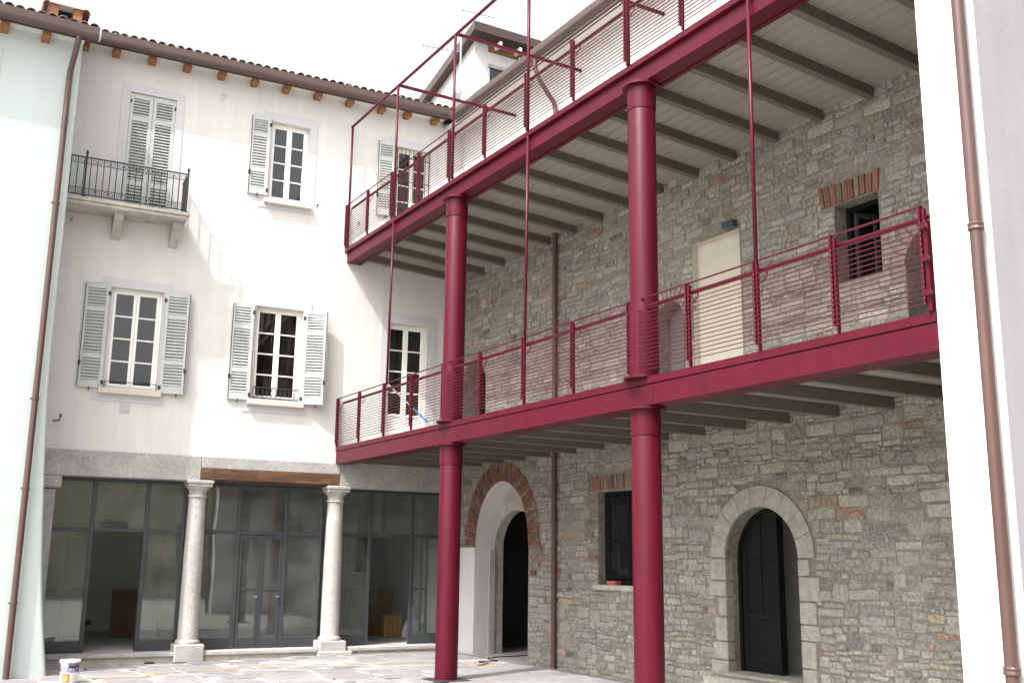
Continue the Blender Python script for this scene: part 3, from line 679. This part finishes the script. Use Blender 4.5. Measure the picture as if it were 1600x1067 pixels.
while z < 7.60:
    if 3.56 < z < 3.70: z = 3.70; reserved = []; continue
    q = rnd.random(); h = rnd.uniform(.045, .075) if q < .33 else (rnd.uniform(.075, .118) if q < .80 else rnd.uniform(.118, .17))
    newres = []
    # free intervals along this course
    w = -.02; step = .02; iv = []; st_ = None
    while w < 13.3:
        blocked = any(inl(w, zz) for zz in (z+.01, z+h*.5, z+h-.01)) or any(a_ < w < b_ for a_, b_ in reserved)
        if not blocked and st_ is None: st_ = w
        if blocked and st_ is not None: iv.append((st_, w)); st_ = None
        w += step
    if st_ is not None: iv.append((st_, 13.3))
    for a_, b_ in iv:
        w = a_
        while w < b_-.05:
            ln = h*rnd.uniform(1.3, 4.0) if rnd.random() < .86 else h*rnd.uniform(.7, 1.1)
            ln = max(.06, min(ln, .46)); 
            if b_-(w+ln) < .07: ln = b_-w
            hh = h
            if rnd.random() < .07 and ln < .34 and h < .14:
                hh = h+rnd.uniform(.06, .10)
                if not any(inl(w+f*ln, z+hh) for f in (0, .25, .5, .75, 1)): newres.append((w-.005, w+ln+.005))
                else: hh = h
            if rnd.random() > .035: stones.append((w+ln/2, z+hh/2, ln, hh))
            w += ln
    reserved = newres; z += h
stones.sort(key=lambda s_: -proj_area(s_[0], s_[1], s_[2], s_[3]))
rest = MB()
def stone_geo(mb, cx, cz, ln, hh, ox, oz):
    gap = rnd.uniform(.003, .009); hx, hz = ln/2-gap, hh/2-gap*rnd.uniform(.8, 1.4)
    n = 12; out = []; tilt = rnd.gauss(0, .055); oz += rnd.uniform(-.008, .008); m_ = min(hx, hz)
    cc = [m_*rnd.uniform(.12, .55) for _ in range(4)]; jx_ = lambda: rnd.uniform(-.06, .06)*m_*2.6
    for q, (sx, sz) in enumerate(((1, 1), (-1, 1), (-1, -1), (1, -1))):
        cx2, cz2 = sx*hx*(1-rnd.uniform(0, .07)), sz*hz*(1-rnd.uniform(0, .12))
        p1 = (cx2, cz2-sz*cc[q]); p2 = (cx2-sx*cc[q]*1.3, cz2)
        pa, pb = (p1, p2) if q in (0, 2) else (p2, p1)
        mid = ((pa[0]+pb[0])/2+sx*cc[q]*.22, (pa[1]+pb[1])/2+sz*cc[q]*.22)
        for x_, z_ in (pa, mid, pb): x_ += jx_()*.5; z_ += jx_()*.4; out.append((x_-z_*tilt, z_+x_*tilt*.6))
    dpt = rnd.uniform(.006, .020) if rnd.random() < .7 else rnd.uniform(.002, .006); v = []
    for f_, yy in ((1.0, .02), (.985, -dpt*.55), (.80, -dpt)):
        for (x_, z_) in out: v.append((x_*f_+ox, yy+(rnd.uniform(-.004, .004) if yy < 0 else 0), z_*f_+oz+wob(cx, cz)))
    v.append((ox+rnd.uniform(-.2, .2)*hx, -dpt-rnd.uniform(0, .006), oz+wob(cx, cz)))
    f = []
    for r_ in range(2):
        for i in range(n): f.append((r_*n+i, r_*n+(i+1) % n, (r_+1)*n+(i+1) % n, (r_+1)*n+i))
    for i in range(n): f.append((2*n+i, 2*n+(i+1) % n, 3*n))
    mb.add(v, f, stone_col(cz))
for i, (cx_, cz_, ln, hh) in enumerate(stones):
    if i < 300:
        mb = MB(); stone_geo(mb, cx_, cz_, ln, hh, 0, 0); mb.build('stone', M['stone'], sh, False, loc=(cx_, 0, cz_), fix=False)
    else: stone_geo(rest, cx_, cz_, ln, hh, cx_, cz_)
rest.build('small_stones', M['stone'], sh, fix=False)['kind'] = 'stuff'
# upper plastered storey, eave, gutter, downpipe
MB().box(-.3, 13.35, -.004, .3, 7.72, 10.62).build('upper_wall', M['white_wall'], sh)
MB().box(-.3, 13.6, -.46, .02, 10.60, 10.63).build('soffit', M['cream'], sh)
g = MB(); gp3 = gutter_prof(-.60, -.45, 10.60, 10.77); g.prismX(gp3+[(-.46, 10.75), (-.59, 10.75)], .50, 13.6); g.box(.5, 13.6, -.452, -.42, 10.58, 10.75)
g3 = g.build('gutter', M['gutter'], sh)
for k in range(11): MB().box(1.0+1.15*k-.012, 1.0+1.15*k+.012, -.612, -.44, 10.752, 10.776).build('bracket', M['steel'], g3)
mb = MB(); mb.box(.0, 13.6, 0, 7, -.05, 0); o = mb.build('roof_slab', M['tile'], sh, loc=(0, -.5, 10.76)); o.rotation_euler = (PT, 0, 0)
wp = w_(14.84)
d = MB(); d.tube([(wp, -.52, 10.64), (wp, -.52, 10.5), (wp, -.50, 10.40), (wp, -.42, 10.22), (wp, -.25, 10.02), (wp, -.10, 9.85), (wp, -.075, 9.7), (wp, -.075, 7.0), (wp, -.075, 3.8), (wp, -.075, .02)], .042, 12)
dp = d.build('downpipe', M['pipe_dark'], sh, True)
for z in (1.1, 2.4, 4.9, 6.3, 9.0): MB().lathe([(.052, z-.018), (.052, z+.018)], wp, -.075, 12).box(wp-.01, wp+.01, -.04, 0, z-.01, z+.01).build('pipe_bracket', M['gutter'], dp)
# ground floor window
f = MB(); y = .13
for s_ in ((4.88, 4.94, 1.37, 2.80), (6.14, 6.2, 1.37, 2.80), (4.94, 6.14, 2.74, 2.80), (4.94, 6.14, 1.37, 1.45)): f.box(s_[0], s_[1], y, y+.07, s_[2], s_[3], .006)
gw = f.build('window', M['darkdoor'], sh)
for a_, b_ in ((4.95, 5.53), (5.55, 6.13)):
    s2 = MB()
    for q in ((a_, a_+.06, 1.46, 2.73), (b_-.06, b_, 1.46, 2.73), (a_+.06, b_-.06, 2.66, 2.73), (a_+.06, b_-.06, 1.46, 1.54), (a_+.06, b_-.06, 2.02, 2.06)): s2.box(q[0], q[1], y-.01, y+.04, q[2], q[3], .005)
    s2.build('sash', M['darkdoor'], gw)
    for q in ((1.54, 2.02), (2.06, 2.66)): MB().box(a_+.057, b_-.057, y+.012, y+.018, q[0]-.003, q[1]+.003).build('pane', M['glass'], gw)
MB().box(4.78, 6.28, -.045, .14, 1.29, 1.372, .012).build('window_sill', M['concrete'], sh)
# arched door leaf with panels
lf = arch_loop(8.12, .33, 1.80, 2.42, .36, 12)
half = [(7.83, .36), (8.52, .36), (8.52, 2.415)]+arc(8.46, 1.80, .63, .62, PI*.48, PI, 10)
o = MB().prismY(half, .24, .285).build('door', M['darkdoor'], sh)
dm = MB()
for q in ((7.87, 7.95, .36, 1.85), (8.43, 8.52, .36, 2.39), (7.95, 8.43, .36, .46), (7.95, 8.43, 1.02, 1.12), (7.95, 8.43, 1.72, 1.76), (8.20, 8.23, 1.12, 2.34)): dm.box(q[0], q[1], .222, .242, q[2], q[3], .006)
dm.build('door_moulding', M['darkdoor'], o)
fr_ = MB()
outl = [(7.81, .36)]+arc(8.46, 1.80, .65, .64, PI, PI/2, 10); inn = [(7.86, .36)]+arc(8.46, 1.80, .60, .59, PI, PI/2, 10)
fr_.prismY(outl+inn[::-1], .20, .30); fr_.build('door_frame', M['darkdoor'], o)
# the leaf stands ajar: a return edge deeper in the room
MB().box(7.52, 8.80, 1.05, 1.12, .31, 3.05).build('inner_wall', M['white_wall'], sh)
MB().box(8.522, 8.537, .22, .33, .36, 2.38).build('leaf_edge', M['darkdoor'], sh)
# upper window casement
f = MB()
for s_ in ((9.96, 10.02, 5.08, 6.08), (10.57, 10.63, 5.08, 6.08), (10.02, 10.57, 6.02, 6.08), (10.02, 10.57, 5.08, 5.14)): f.box(s_[0], s_[1], .20, .26, s_[2], s_[3], .005)
uw = f.build('window', M['darkdoor'], sh)
s2 = MB(); s2.box(0, .05, -.02, .02, 5.14, 6.02, .004); s2.box(.25, .30, -.02, .02, 5.14, 6.02, .004); s2.box(.05, .25, -.02, .02, 5.14, 5.2, .004); s2.box(.05, .25, -.02, .02, 5.96, 6.02, .004)
o = s2.build('sash', M['metal'], uw, loc=(10.03, .27, 0)); o.rotation_euler = (0, 0, 1.2)
# arched upper doors
o = MB().prismY(arch_loop(6.75, .30, 5.21, 5.51, 3.75, 14), .24, .28).build('door', M['door_grey'], sh)
MB().box(6.80, 6.83, .215, .242, 3.78, 5.45, .004).box(6.90, 6.92, .215, .242, 3.78, 5.40, .004).build('door_moulding', M['darkdoor'], o)
MB().box(.60, 1.14, .36, .40, 3.75, 5.15, .006).build('door', M['door_grey'], sh)
o = MB().prismY(arch_loop(11.42, .45, 5.04, 5.48, 3.75, 14), .38, .41).build('door', M['darkdoor'], sh)
mt = MB()
for k in range(5): mt.box(11.02+.19*k, 11.05+.19*k, .36, .381, 3.78, 5.4)
for k in range(12): mt.box(11.0, 11.85, .362, .381, 3.85+.125*k, 3.87+.125*k)
mt.build('door_grille', M['door_grey'], o)
# floodlight above the niche
fl = MB().box(8.04, 8.27, -.13, -.03, 6.275, 6.375, .012).build('floodlight', M['metal'], sh)
MB().box(8.12, 8.19, -.035, .02, 6.30, 6.35, .004).build('bracket', M['metal'], fl)

# dormer tower on the roof
dt = MB(); X0, Xe = 0.15, 2.6                # local y = world X - B ; local x = YC - Y
yd = w_(18.35)
v = [(yd, .12, 10.3), (yd, 2.4, 10.3), (yd, .12, 12.72), (yd, 2.4, 12.72), (yd-2.6, .12, 10.3), (yd-2.6, 2.4, 10.3), (yd-2.6, .12, 12.0), (yd-2.6, 2.4, 12.0)]
dt.add(v, [(0, 1, 3, 2), (4, 6, 7, 5), (0, 2, 6, 4), (1, 5, 7, 3), (2, 3, 7, 6)])
do = dt.build('dormer', M['white_wall'], sh)
r_ = MB(); v = []
for (x_, zz) in ((yd+.30, 12.80), (yd-2.9, 11.92)):
    for yy in (-.06, 2.7): v += [(x_, yy, zz), (x_, yy, zz+.20)]
r_.add(v, [(0, 1, 3, 2), (4, 6, 7, 5), (0, 4, 5, 1), (2, 3, 7, 6), (0, 2, 6, 4), (1, 5, 7, 3)]); r_.build('dormer_roof', M['gutter'], do)
for yq in (.60, 1.10, 1.6): MB().box(yd+.01, yd+.26, yq, yq+.06, 12.60, 12.72).build('rafter', M['frame'], do)
MB().box(yd-.02, yd+.02, .45, 2.3, 12.55, 12.79).build('timber_plate', M['rafter'], do)
MB().box(yd-.03, yd+.006, .50, 2.0, 11.6, 12.18).build('dormer_opening', M['metal'], do)
MB().box(yd+.0, yd+.03, .45, 2.0, 12.18, 12.26).build('dormer_lintel', M['concrete'], do)

# TV antenna
an = thing('tv_antenna', 'slim grey roof antenna with several comb-like aerials beside the white dormer', 'antenna', (9.43, 18.2, 10.75))
MB().tube([(0, 0, 0), (0, 0, 2.75)], .02, 8).build('mast', M['steel'], an)
def yagi(z, dx, dy, n, L, el):
    mb = MB(); mb.tube([(0, 0, z), (dx*L, dy*L, z)], .010, 5)
    for k in range(n):
        t = (k+.8)/n; c = Vector((dx*L*t, dy*L*t, z)); s_ = Vector((-dy, dx, .9)).normalized()*el*(1-.3*t)
        mb.tube([c-s_, c+s_], .006, 4)
    return mb.build('aerial', M['steel'], an)
yagi(1.52, -.97, .2, 8, .85, .08); yagi(.50, -.95, .3, 5, .55, .05); yagi(2.5, .97, -.1, 9, .8, .10)
MB().box(-.16, -.02, -.08, .08, .15, .55, .01).tube([(.02, 0, .1), (.08, 0, .3), (.02, 0, .7)], .012, 5).build('junction_box', M['steel'], an)

# ================================================================== STEEL GALLERY
ga = thing('steel_gallery', 'two-storey dark red steel gallery with round columns and wire railings', 'gallery', (A, Y0, 0), RZS)
GL = Y0-5.385                               # length
def beam_piece(name, x0, x1, y0, y1, z0, z1, parent=ga): return MB().box(x0, x1, y0, y1, z0, z1, .004).build(name, M['red'], parent)
E0 = .0
# lower beam
lb = beam_piece('edge_beam', .004, GL, .012, .26, 3.454, 3.686); beam_piece('beam_flange', -.02, GL, .0, .30, 3.692, 3.775, lb); beam_piece('beam_flange', .02, GL, .27, .34, 3.457, 3.50, lb)
# upper beam
ub = beam_piece('edge_beam', .004, GL, .055, .27, 7.392, 7.60); beam_piece('beam_flange', -.05, GL, .0, .34, 7.603, 7.680, ub); beam_piece('beam_flange', .02, GL, .285, .345, 7.385, 7.46, ub)
# stiffener seams
for x in (4.9, 5.0, 9.6): MB().box(x-.004, x+.004, .009, .013, 3.46, 3.68).build('weld_seam', M['red'], lb)
# joists
TL = math.atan((7.244-7.40)/2.3); jl = 2.155
jm = MB().box(-.05, .05, .0, jl, .0, .135, .004).mesh('joist', M['joist']); normals_out(jm)
jx = [Y0-(17.52-.80*i) for i in range(-1, 16)]
for x in jx:
    if 0 < x < GL:
        link('joist', jm, ga, (x, .35, 7.395), (TL, 0, 0)); link('joist', jm, ga, (x, .35, 3.462))
bw = .1712
bmsh = MB().box(0, GL+.05, .003, bw-.003, 0, .02, .004).mesh('ceiling_board', M['board']); normals_out(bmsh)
for k in range(13):
    y = .275+k*(bw+.001)
    link('ceiling_board', bmsh, ga, (-.05, y, 3.60)); link('ceiling_board', bmsh, ga, (-.05, y, 7.395+.137+math.tan(TL)*(y-.285)), (TL, 0, 0))
MB().box(-.05, GL+.05, .30, 2.49, 3.625, 3.74).build('deck', M['concrete'], ga)
MB().box(-.05, GL+.05, .345, 2.49, 7.56, 7.66).build('deck', M['concrete'], ga)
# columns
cyc = .128
for wc in (Y0-14.1823, Y0-9.3876):
    for z0, z1, up_ in ((.012, 3.42, 0), (3.80, 7.36, 1)):
        o = MB().lathe([(.168, z0), (.168, z1-.30), (.165, z1-.29)], wc, cyc, 40).build('column', M['red'], ga, True)
        MB().lathe([(.165, z1-.296), (.176, z1-.292), (.176, z1)], wc, cyc, 40).lathe([(.178, z1+.001), (.235, z1+.001), (.235, z1+.032), (.178, z1+.032)], wc, cyc, 40).build('capital', M['red'], o, True)
        if up_: MB().lathe([(.15, 3.776), (.25, 3.776), (.25, 3.80), (.15, 3.80)], wc, cyc, 40).build('base_plate', M['red'], o, True)
        else: MB().box(wc-.27, wc+.27, cyc-.27, cyc+.27, .0, .014, .003).build('base_plate', M['metal'], o)
# railings
PW = [0.03, 1.09, 2.19, 3.30, 4.44, 5.61, 6.83, 8.01, 9.19, 10.24, 11.28, 12.28, 13.255]
def railing(zb, zt, nw, z0w, name):
    r = MB(); r.tube([(0.0, .0, zt-.006), (PW[-1], .0, zt-.006)], .010, 6)
    rail = r.build('railing', M['red'], ga)
    h = MB()
    for a_, b_ in zip(PW[:-1], PW[1:]):
        h.tube([(a_+(.14 if a_ < .1 else 0), .05, zt-.095), (b_, .05, zt-.095)], .021, 8)
    h.build('handrail', M['red'], rail, True)
    pm_ = MB(); pm_.box(-.030, -.008, -.028, .028, .07, zt-zb, .003); pm_.box(.008, .030, -.020, .020, -.0, zt-zb-.03, .003)
    pm_.box(-.035, .035, -.012, .012, .16, .20, .003); pm_.box(-.035, .035, -.012, .012, .62, .66, .003)
    pme_ = pm_.mesh('railing_post', M['red']); normals_out(pme_)
    bk = MB().tube([(.02, .0, zt-.23), (.05, .03, zt-.23), (.10, .05, zt-.17), (.11, .05, zt-.11)], .007, 5).mesh('rail_bracket', M['red'])
    for x in PW: link('railing_post', pme_, rail, (x, .0, zb))
    for x in PW[:-1]: link('rail_bracket', bk, rail, (x, 0, 0))
    sc_ = MB()
    for x in PW:
        for k in range(nw): sc_.box(x-.012, x-.007, -.031, -.0275, z0w+k*(zt-.15-z0w)/(nw-1)-.0025, z0w+k*(zt-.15-z0w)/(nw-1)+.0025)
    sc_.build('screw_heads', M['steel'], rail, fix=False)['kind'] = 'stuff'
    wm = MB().tube([(0.03, -.022, 0), (PW[-1], -.022, 0)], .0052, 6).mesh('wire', M['red'])
    for k in range(nw): link('wire', wm, rail, (0, 0, z0w+k*(zt-.15-z0w)/(nw-1)))
    return rail
railing(3.775, 4.70, 16, 3.85, 'lower'); railing(7.680, 8.575, 15, 7.76, 'upper')
MB().tube([(PW[-1], .05, 4.605), (PW[-1]+.2, .05, 4.605)], .021, 8).build('handrail', M['red'], ga)
eb = MB(); eb.box(13.275, 13.305, -.03, .03, 3.775, 4.56, .004)
for z in (3.93, 4.22, 4.50): eb.tube([(13.30, -.03, z), (13.30, -.07, z)], .03, 8)
eb.build('end_bracket', M['red'], ga)
rod = MB().tube([(0, .0, 4.66), (0, .02, 7.605)], .021, 10).mesh('hanger_rod', M['red'], True)
for Y in (16.42, 11.85, 7.42): link('hanger_rod', rod, ga, (Y0-Y+.01, -.005, 0))
pole = MB().tube([(0, .0, 7.68), (0, .0, 10.2)], .024, 10).mesh('frame_post', M['red'], True)
for Y in (18.58, 16.41, 14.16, 11.85, 9.5, 7.42, 5.5): link('frame_post', pole, ga, (Y0-Y+.045, -.012, 0))
MB().tube([(.10, .0, 10.2), (13.3, .0, 10.2)], .026, 10).build('frame_beam', M['red'], ga)
cb = MB().box(-.022, .022, 0, 2.47, 10.18, 10.23, .004).mesh('frame_crossbar', M['red']); normals_out(cb)
for Y in (16.41, 14.16, 11.85, 9.5, 7.42): link('frame_crossbar', cb, ga, (Y0-Y+.045, .02, 0))

# ================================================================== RIGHT HOUSE
rh = thing('white_side_house', 'white plastered wall block with brown downpipe closing the right end of the gallery', 'house', (A, 5.37, 0), 0)
rb = MB(); rb.box(.0, 8.0, -.55, .0, -.4, 13.0)
rb.build('wall', M['white_wall'], rh)
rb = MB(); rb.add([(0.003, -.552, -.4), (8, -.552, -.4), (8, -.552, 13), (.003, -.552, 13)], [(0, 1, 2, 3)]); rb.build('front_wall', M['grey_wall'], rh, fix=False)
p = MB(); p.tube([(-.085, -.47, -.1), (-.085, -.47, 12.5)], .05, 14); pp = p.build('downpipe', M['pipe'], rh, True)
for z in (1.0, 4.35, 7.5): MB().lathe([(.058, z-.03), (.064, z-.02), (.058, z), (.064, z+.02), (.058, z+.03)], -.085, -.47, 14).box(-.04, .0, -.48, -.46, z-.012, z+.012).build('pipe_bracket', M['pipe'], pp)

# ================================================================== OPPOSITE HOUSE (behind the camera, mirrored in the glass)
oh = thing('opposite_house', 'plain ochre plastered house with dark windows across the courtyard behind the viewer', 'house', (0, -9, 0), PI)
M['ochre'] = mat('ochre_plaster', (0.42, 0.36, 0.27), 0.92, 0.05, 3, 0.1, 60, var2=0.08)
ops = [rect_loop(-12+3.2*k, -10.9+3.2*k, z, z+1.9) for k in range(9) for z in (1.2, 5.0)]
hw_ = holed_wall(rect_loop(-14, 18, -.3, 9.0), ops)
for l in ops: reveal(hw_, l, 0, .25)
hw_.build('wall', M['ochre'], oh, fix=False)
for l in ops: MB().box(l[0][0], l[1][0], .2, .25, l[0][1], l[2][1]).build('window', M['metal'], oh)

# ================================================================== LOOSE THINGS
gb = gz(2.62)
bk = thing('paint_bucket', 'white paint bucket with dark blue band and orange picture on the paving by the shop', 'bucket', (2.60, 16.95, gb+.004))
MB().lathe([(.112, 0), (.120, .02), (.138, .30), (.138, .305), (.130, .305), (.13, .296)], 0, 0, 32).build('body', M['white_plastic'], bk, True)
MB().lathe([(.137, .285), (.144, .287), (.144, .312), (.137, .314)], 0, 0, 32).build('rim', M['white_plastic'], bk, True)
va = math.atan2(-16.95, -2.6)                # azimuth towards the camera
def wrap_patch(name, a0, a1, z0, z1, m, off=.0015, n=10):
    mb = MB(); v = []
    for i in range(n+1):
        a = va+a0+(a1-a0)*i/n
        for z in (z0, z1): r = .120+(z-.02)/.28*.018+off; v.append((r*math.cos(a), r*math.sin(a), z))
    mb.add(v, [(2*i, 2*i+2, 2*i+3, 2*i+1) for i in range(n)]); return mb.build(name, m, bk, True, fix=False)
wrap_patch('label_band', -1.35, 1.25, .145, .275, M['navy'])
wrap_patch('label_picture_frame', -.85, .05, .015, .125, M['maroon_print'], .002)
wrap_patch('label_picture', -.72, -.12, .025, .105, M['orange_print'], .003)
wrap_patch('label_splash', -1.0, -.2, .21, .268, M['white_plastic'], .003)
tcv = bpy.data.curves.new('lettering', 'FONT'); tcv.body = 'DUROMALT'; tcv.size = .075; tcv.align_x = 'CENTER'; tcv.extrude = 0
to = bpy.data.objects.new('tmp_text', tcv); COL.objects.link(to); bpy.context.view_layer.update()
tme = bpy.data.meshes.new_from_object(to.evaluated_get(bpy.context.evaluated_depsgraph_get())); bpy.data.objects.remove(to)
for v_ in tme.vertices:
    x_, y_ = v_.co.x*.62, v_.co.y; z_ = .152+y_; r = .120+(z_-.02)/.28*.018+.004; a = va+x_/r-.05
    v_.co = (r*math.cos(a), r*math.sin(a), z_)
tme.materials.clear(); tme.materials.append(M['white_plastic']); link('lettering', tme, bk)
hd = MB().tube([(.142*math.cos(va+PI/2-PI*i/14), .142*math.sin(va+PI/2-PI*i/14), .27-.02*math.sin(PI*i/14)) for i in range(15)], .004, 5).build('handle', M['steel'], bk)

def cable(name, pts, r, m, label, cat):
    P = [Vector(p) for p in pts]; out = []
    for i in range(len(P)-1):
        p0, p1, p2, p3 = P[max(i-1, 0)], P[i], P[i+1], P[min(i+2, len(P)-1)]
        for k in range(8):
            t = k/8; out.append(.5*((2*p1)+(p2-p0)*t+(2*p0-5*p1+4*p2-p3)*t*t+(3*p1-p0-3*p2+p3)*t**3))
    out.append(P[-1]); mb = MB(); mb.tube(out, r, 6); return tag(mb.build(name, m, None, True), label, cat)
G = lambda x, y, e=.014: (x, y, gz(x)+e)
cable('power_cable', [G(2.9, 17.2), G(3.4, 17.12), G(3.62, 17.0), G(3.85, 17.05), G(3.72, 17.16), G(3.9, 17.22), G(4.8, 17.28), G(6.4, 16.9), G(8.05, 15.95), G(8.7, 15.62), G(8.98, 15.5), G(8.93, 15.78), G(9.2, 16.2), G(9.6, 16.75)], .0065, M['yellow'], 'thin yellow cable lying along the paving in front of the shop columns', 'cable')
cable('black_cable', [G(8.75, 15.75), G(9.05, 15.95), G(9.1, 16.35), G(9.45, 16.3), G(9.5, 16.75), G(9.9, 16.95), (10.4, 17.0, .014), (10.7, 17.3, .014)], .009, M['black'], 'black cable curling on the floor at the brick arch entrance', 'cable')
bh = MB(); bh.tube([(9.60, 12.30, -.02), (9.60, 12.30, .10), (9.585, 12.31, .24), (9.57, 12.33, .33)], .02, 8)
tag(bh.build('blue_hose', M['blue'], None, True), 'short blue plastic pipe sticking out of the ground by the stone wall', 'pipe')
# long thin pole leaning on the lower railing
p0 = Vector((A+.42, 15.30, 3.79)); p1 = Vector((A+.14, 17.62, 5.20))
pl = thing('roller_pole', 'long thin pole with blue grip leaning across the lower gallery railing', 'pole', p0)
d = p1-p0; MB().tube([(0, 0, 0), d], .012, 8).build('shaft', M['steel'], pl, True)
MB().tube([d*.13, d*.36], .018, 8).build('grip', M['blue'], pl, True)
# brick on the ground floor sill
yb = YC-5.22
tag(MB().box(-.06, .06, -.115, .115, 0, .06, .006).build('loose_brick', M['brick'], None, loc=(B+.045, yb, 1.374)), 'red brick lying on the sill of the dark ground floor window', 'brick')
tint_last(bpy.data.objects['loose_brick'], (.42, .11, .06))
# things inside the shop
def fp(u, off, z=.122):
    c, s_ = math.cos(WH_RZ), math.sin(WH_RZ); return (A+u*c-off*s_, Y0+u*s_+off*c, z)
t = thing('brown_panel', 'brown board leaning on the back wall inside the left shop doorway', 'board', fp(-3.02, 3.6), WH_RZ)
o = MB().box(-.30, .30, -.015, .015, 0, .92, .003).build('sheet', M['card'], t); o.rotation_euler = (-.12, 0, 0)
MB().box(-.3, .3, -.03, -.016, .0, .02).build('edge_strip', M['timber'], t).rotation_euler = (-.12, 0, 0)
t = thing('socket_box', 'small dark open socket box low on the wall inside the left shop', 'socket', fp(-3.75, 3.55, .42), WH_RZ)
MB().box(-.06, .06, -.02, .02, -.05, .05, .005).box(-.04, .04, -.024, -.019, -.03, .03).build('box', M['black'], t)
t = thing('tall_board', 'tall brown board leaning steeply beside the crate in the right shop', 'board', fp(1.98, 2.6), WH_RZ)
o = MB().box(-.17, .17, -.012, .012, 0, .95, .003).build('sheet', M['card'], t); o.rotation_euler = (-.15, .22, 0)
t = thing('low_board', 'short wide brown board leaning left of the wooden crate in the right shop', 'board', fp(1.62, 2.55), WH_RZ)
o = MB().box(-.22, .22, -.012, .012, 0, .62, .003).build('sheet', M['card'], t); o.rotation_euler = (-.2, .45, 0)
t = thing('dark_frame', 'dark bundle of slats leaning at the left inside the right shop doorway', 'frame', fp(1.36, 2.6), WH_RZ)
for k in range(4):
    o = MB().box(-.02, .02, -.015, .015, 0, 1.0-.1*k, .003).build('slat', M['timber'], t, loc=(-.12+.07*k, 0, 0)); o.rotation_euler = (-.1, .12+.03*k, 0)
t = thing('wood_crate', 'small raw wooden crate on the floor of the right shop', 'crate', fp(2.04, 2.1), WH_RZ)
for k in range(4):
    MB().box(-.20+.1*k+.004, -.10+.1*k-.004, -.13, -.115, 0, .44, .003).build('slat', M['crate'], t)
MB().box(-.20, .20, .115, .13, 0, .44, .003).box(-.20, -.185, -.114, .114, 0, .44, .003).box(.185, .20, -.114, .114, 0, .44, .003).box(-.18, .18, -.112, .112, .01, .02).build('box', M['crate'], t)
t = thing('white_bag', 'white plastic sack standing on the floor beside the crate in the right shop', 'bag', fp(2.46, 1.95), WH_RZ)
mb = MB(); rows = []
for z, rx, ry in ((0, .20, .13), (.06, .22, .15), (.2, .19, .13), (.32, .13, .09), (.42, .06, .04), (.52, .05, .015), (.6, .07, .01)):
    rows.append([(rx*math.cos(2*PI*k/14)*(1+.06*math.sin(3*k)), ry*math.sin(2*PI*k/14), z) for k in range(14)])
mb.add([q for r in rows for q in r], [(i*14+k, i*14+(k+1) % 14, (i+1)*14+(k+1) % 14, (i+1)*14+k) for i in range(len(rows)-1) for k in range(14)]); mb.build('sack', M['white_plastic'], t, True)
t2 = thing('white_bottle', 'slim white bottle with blue label standing before the white sack in the right shop', 'bottle', fp(2.58, 1.7), WH_RZ)
MB().lathe([(.055, 0), (.06, .02), (.06, .33), (.02, .40), (.018, .46)], 0, 0, 16).build('body', M['white_plastic'], t2, True)
MB().lathe([(.061, .14), (.061, .30)], 0, 0, 16).build('label', M['blue'], t2, True)
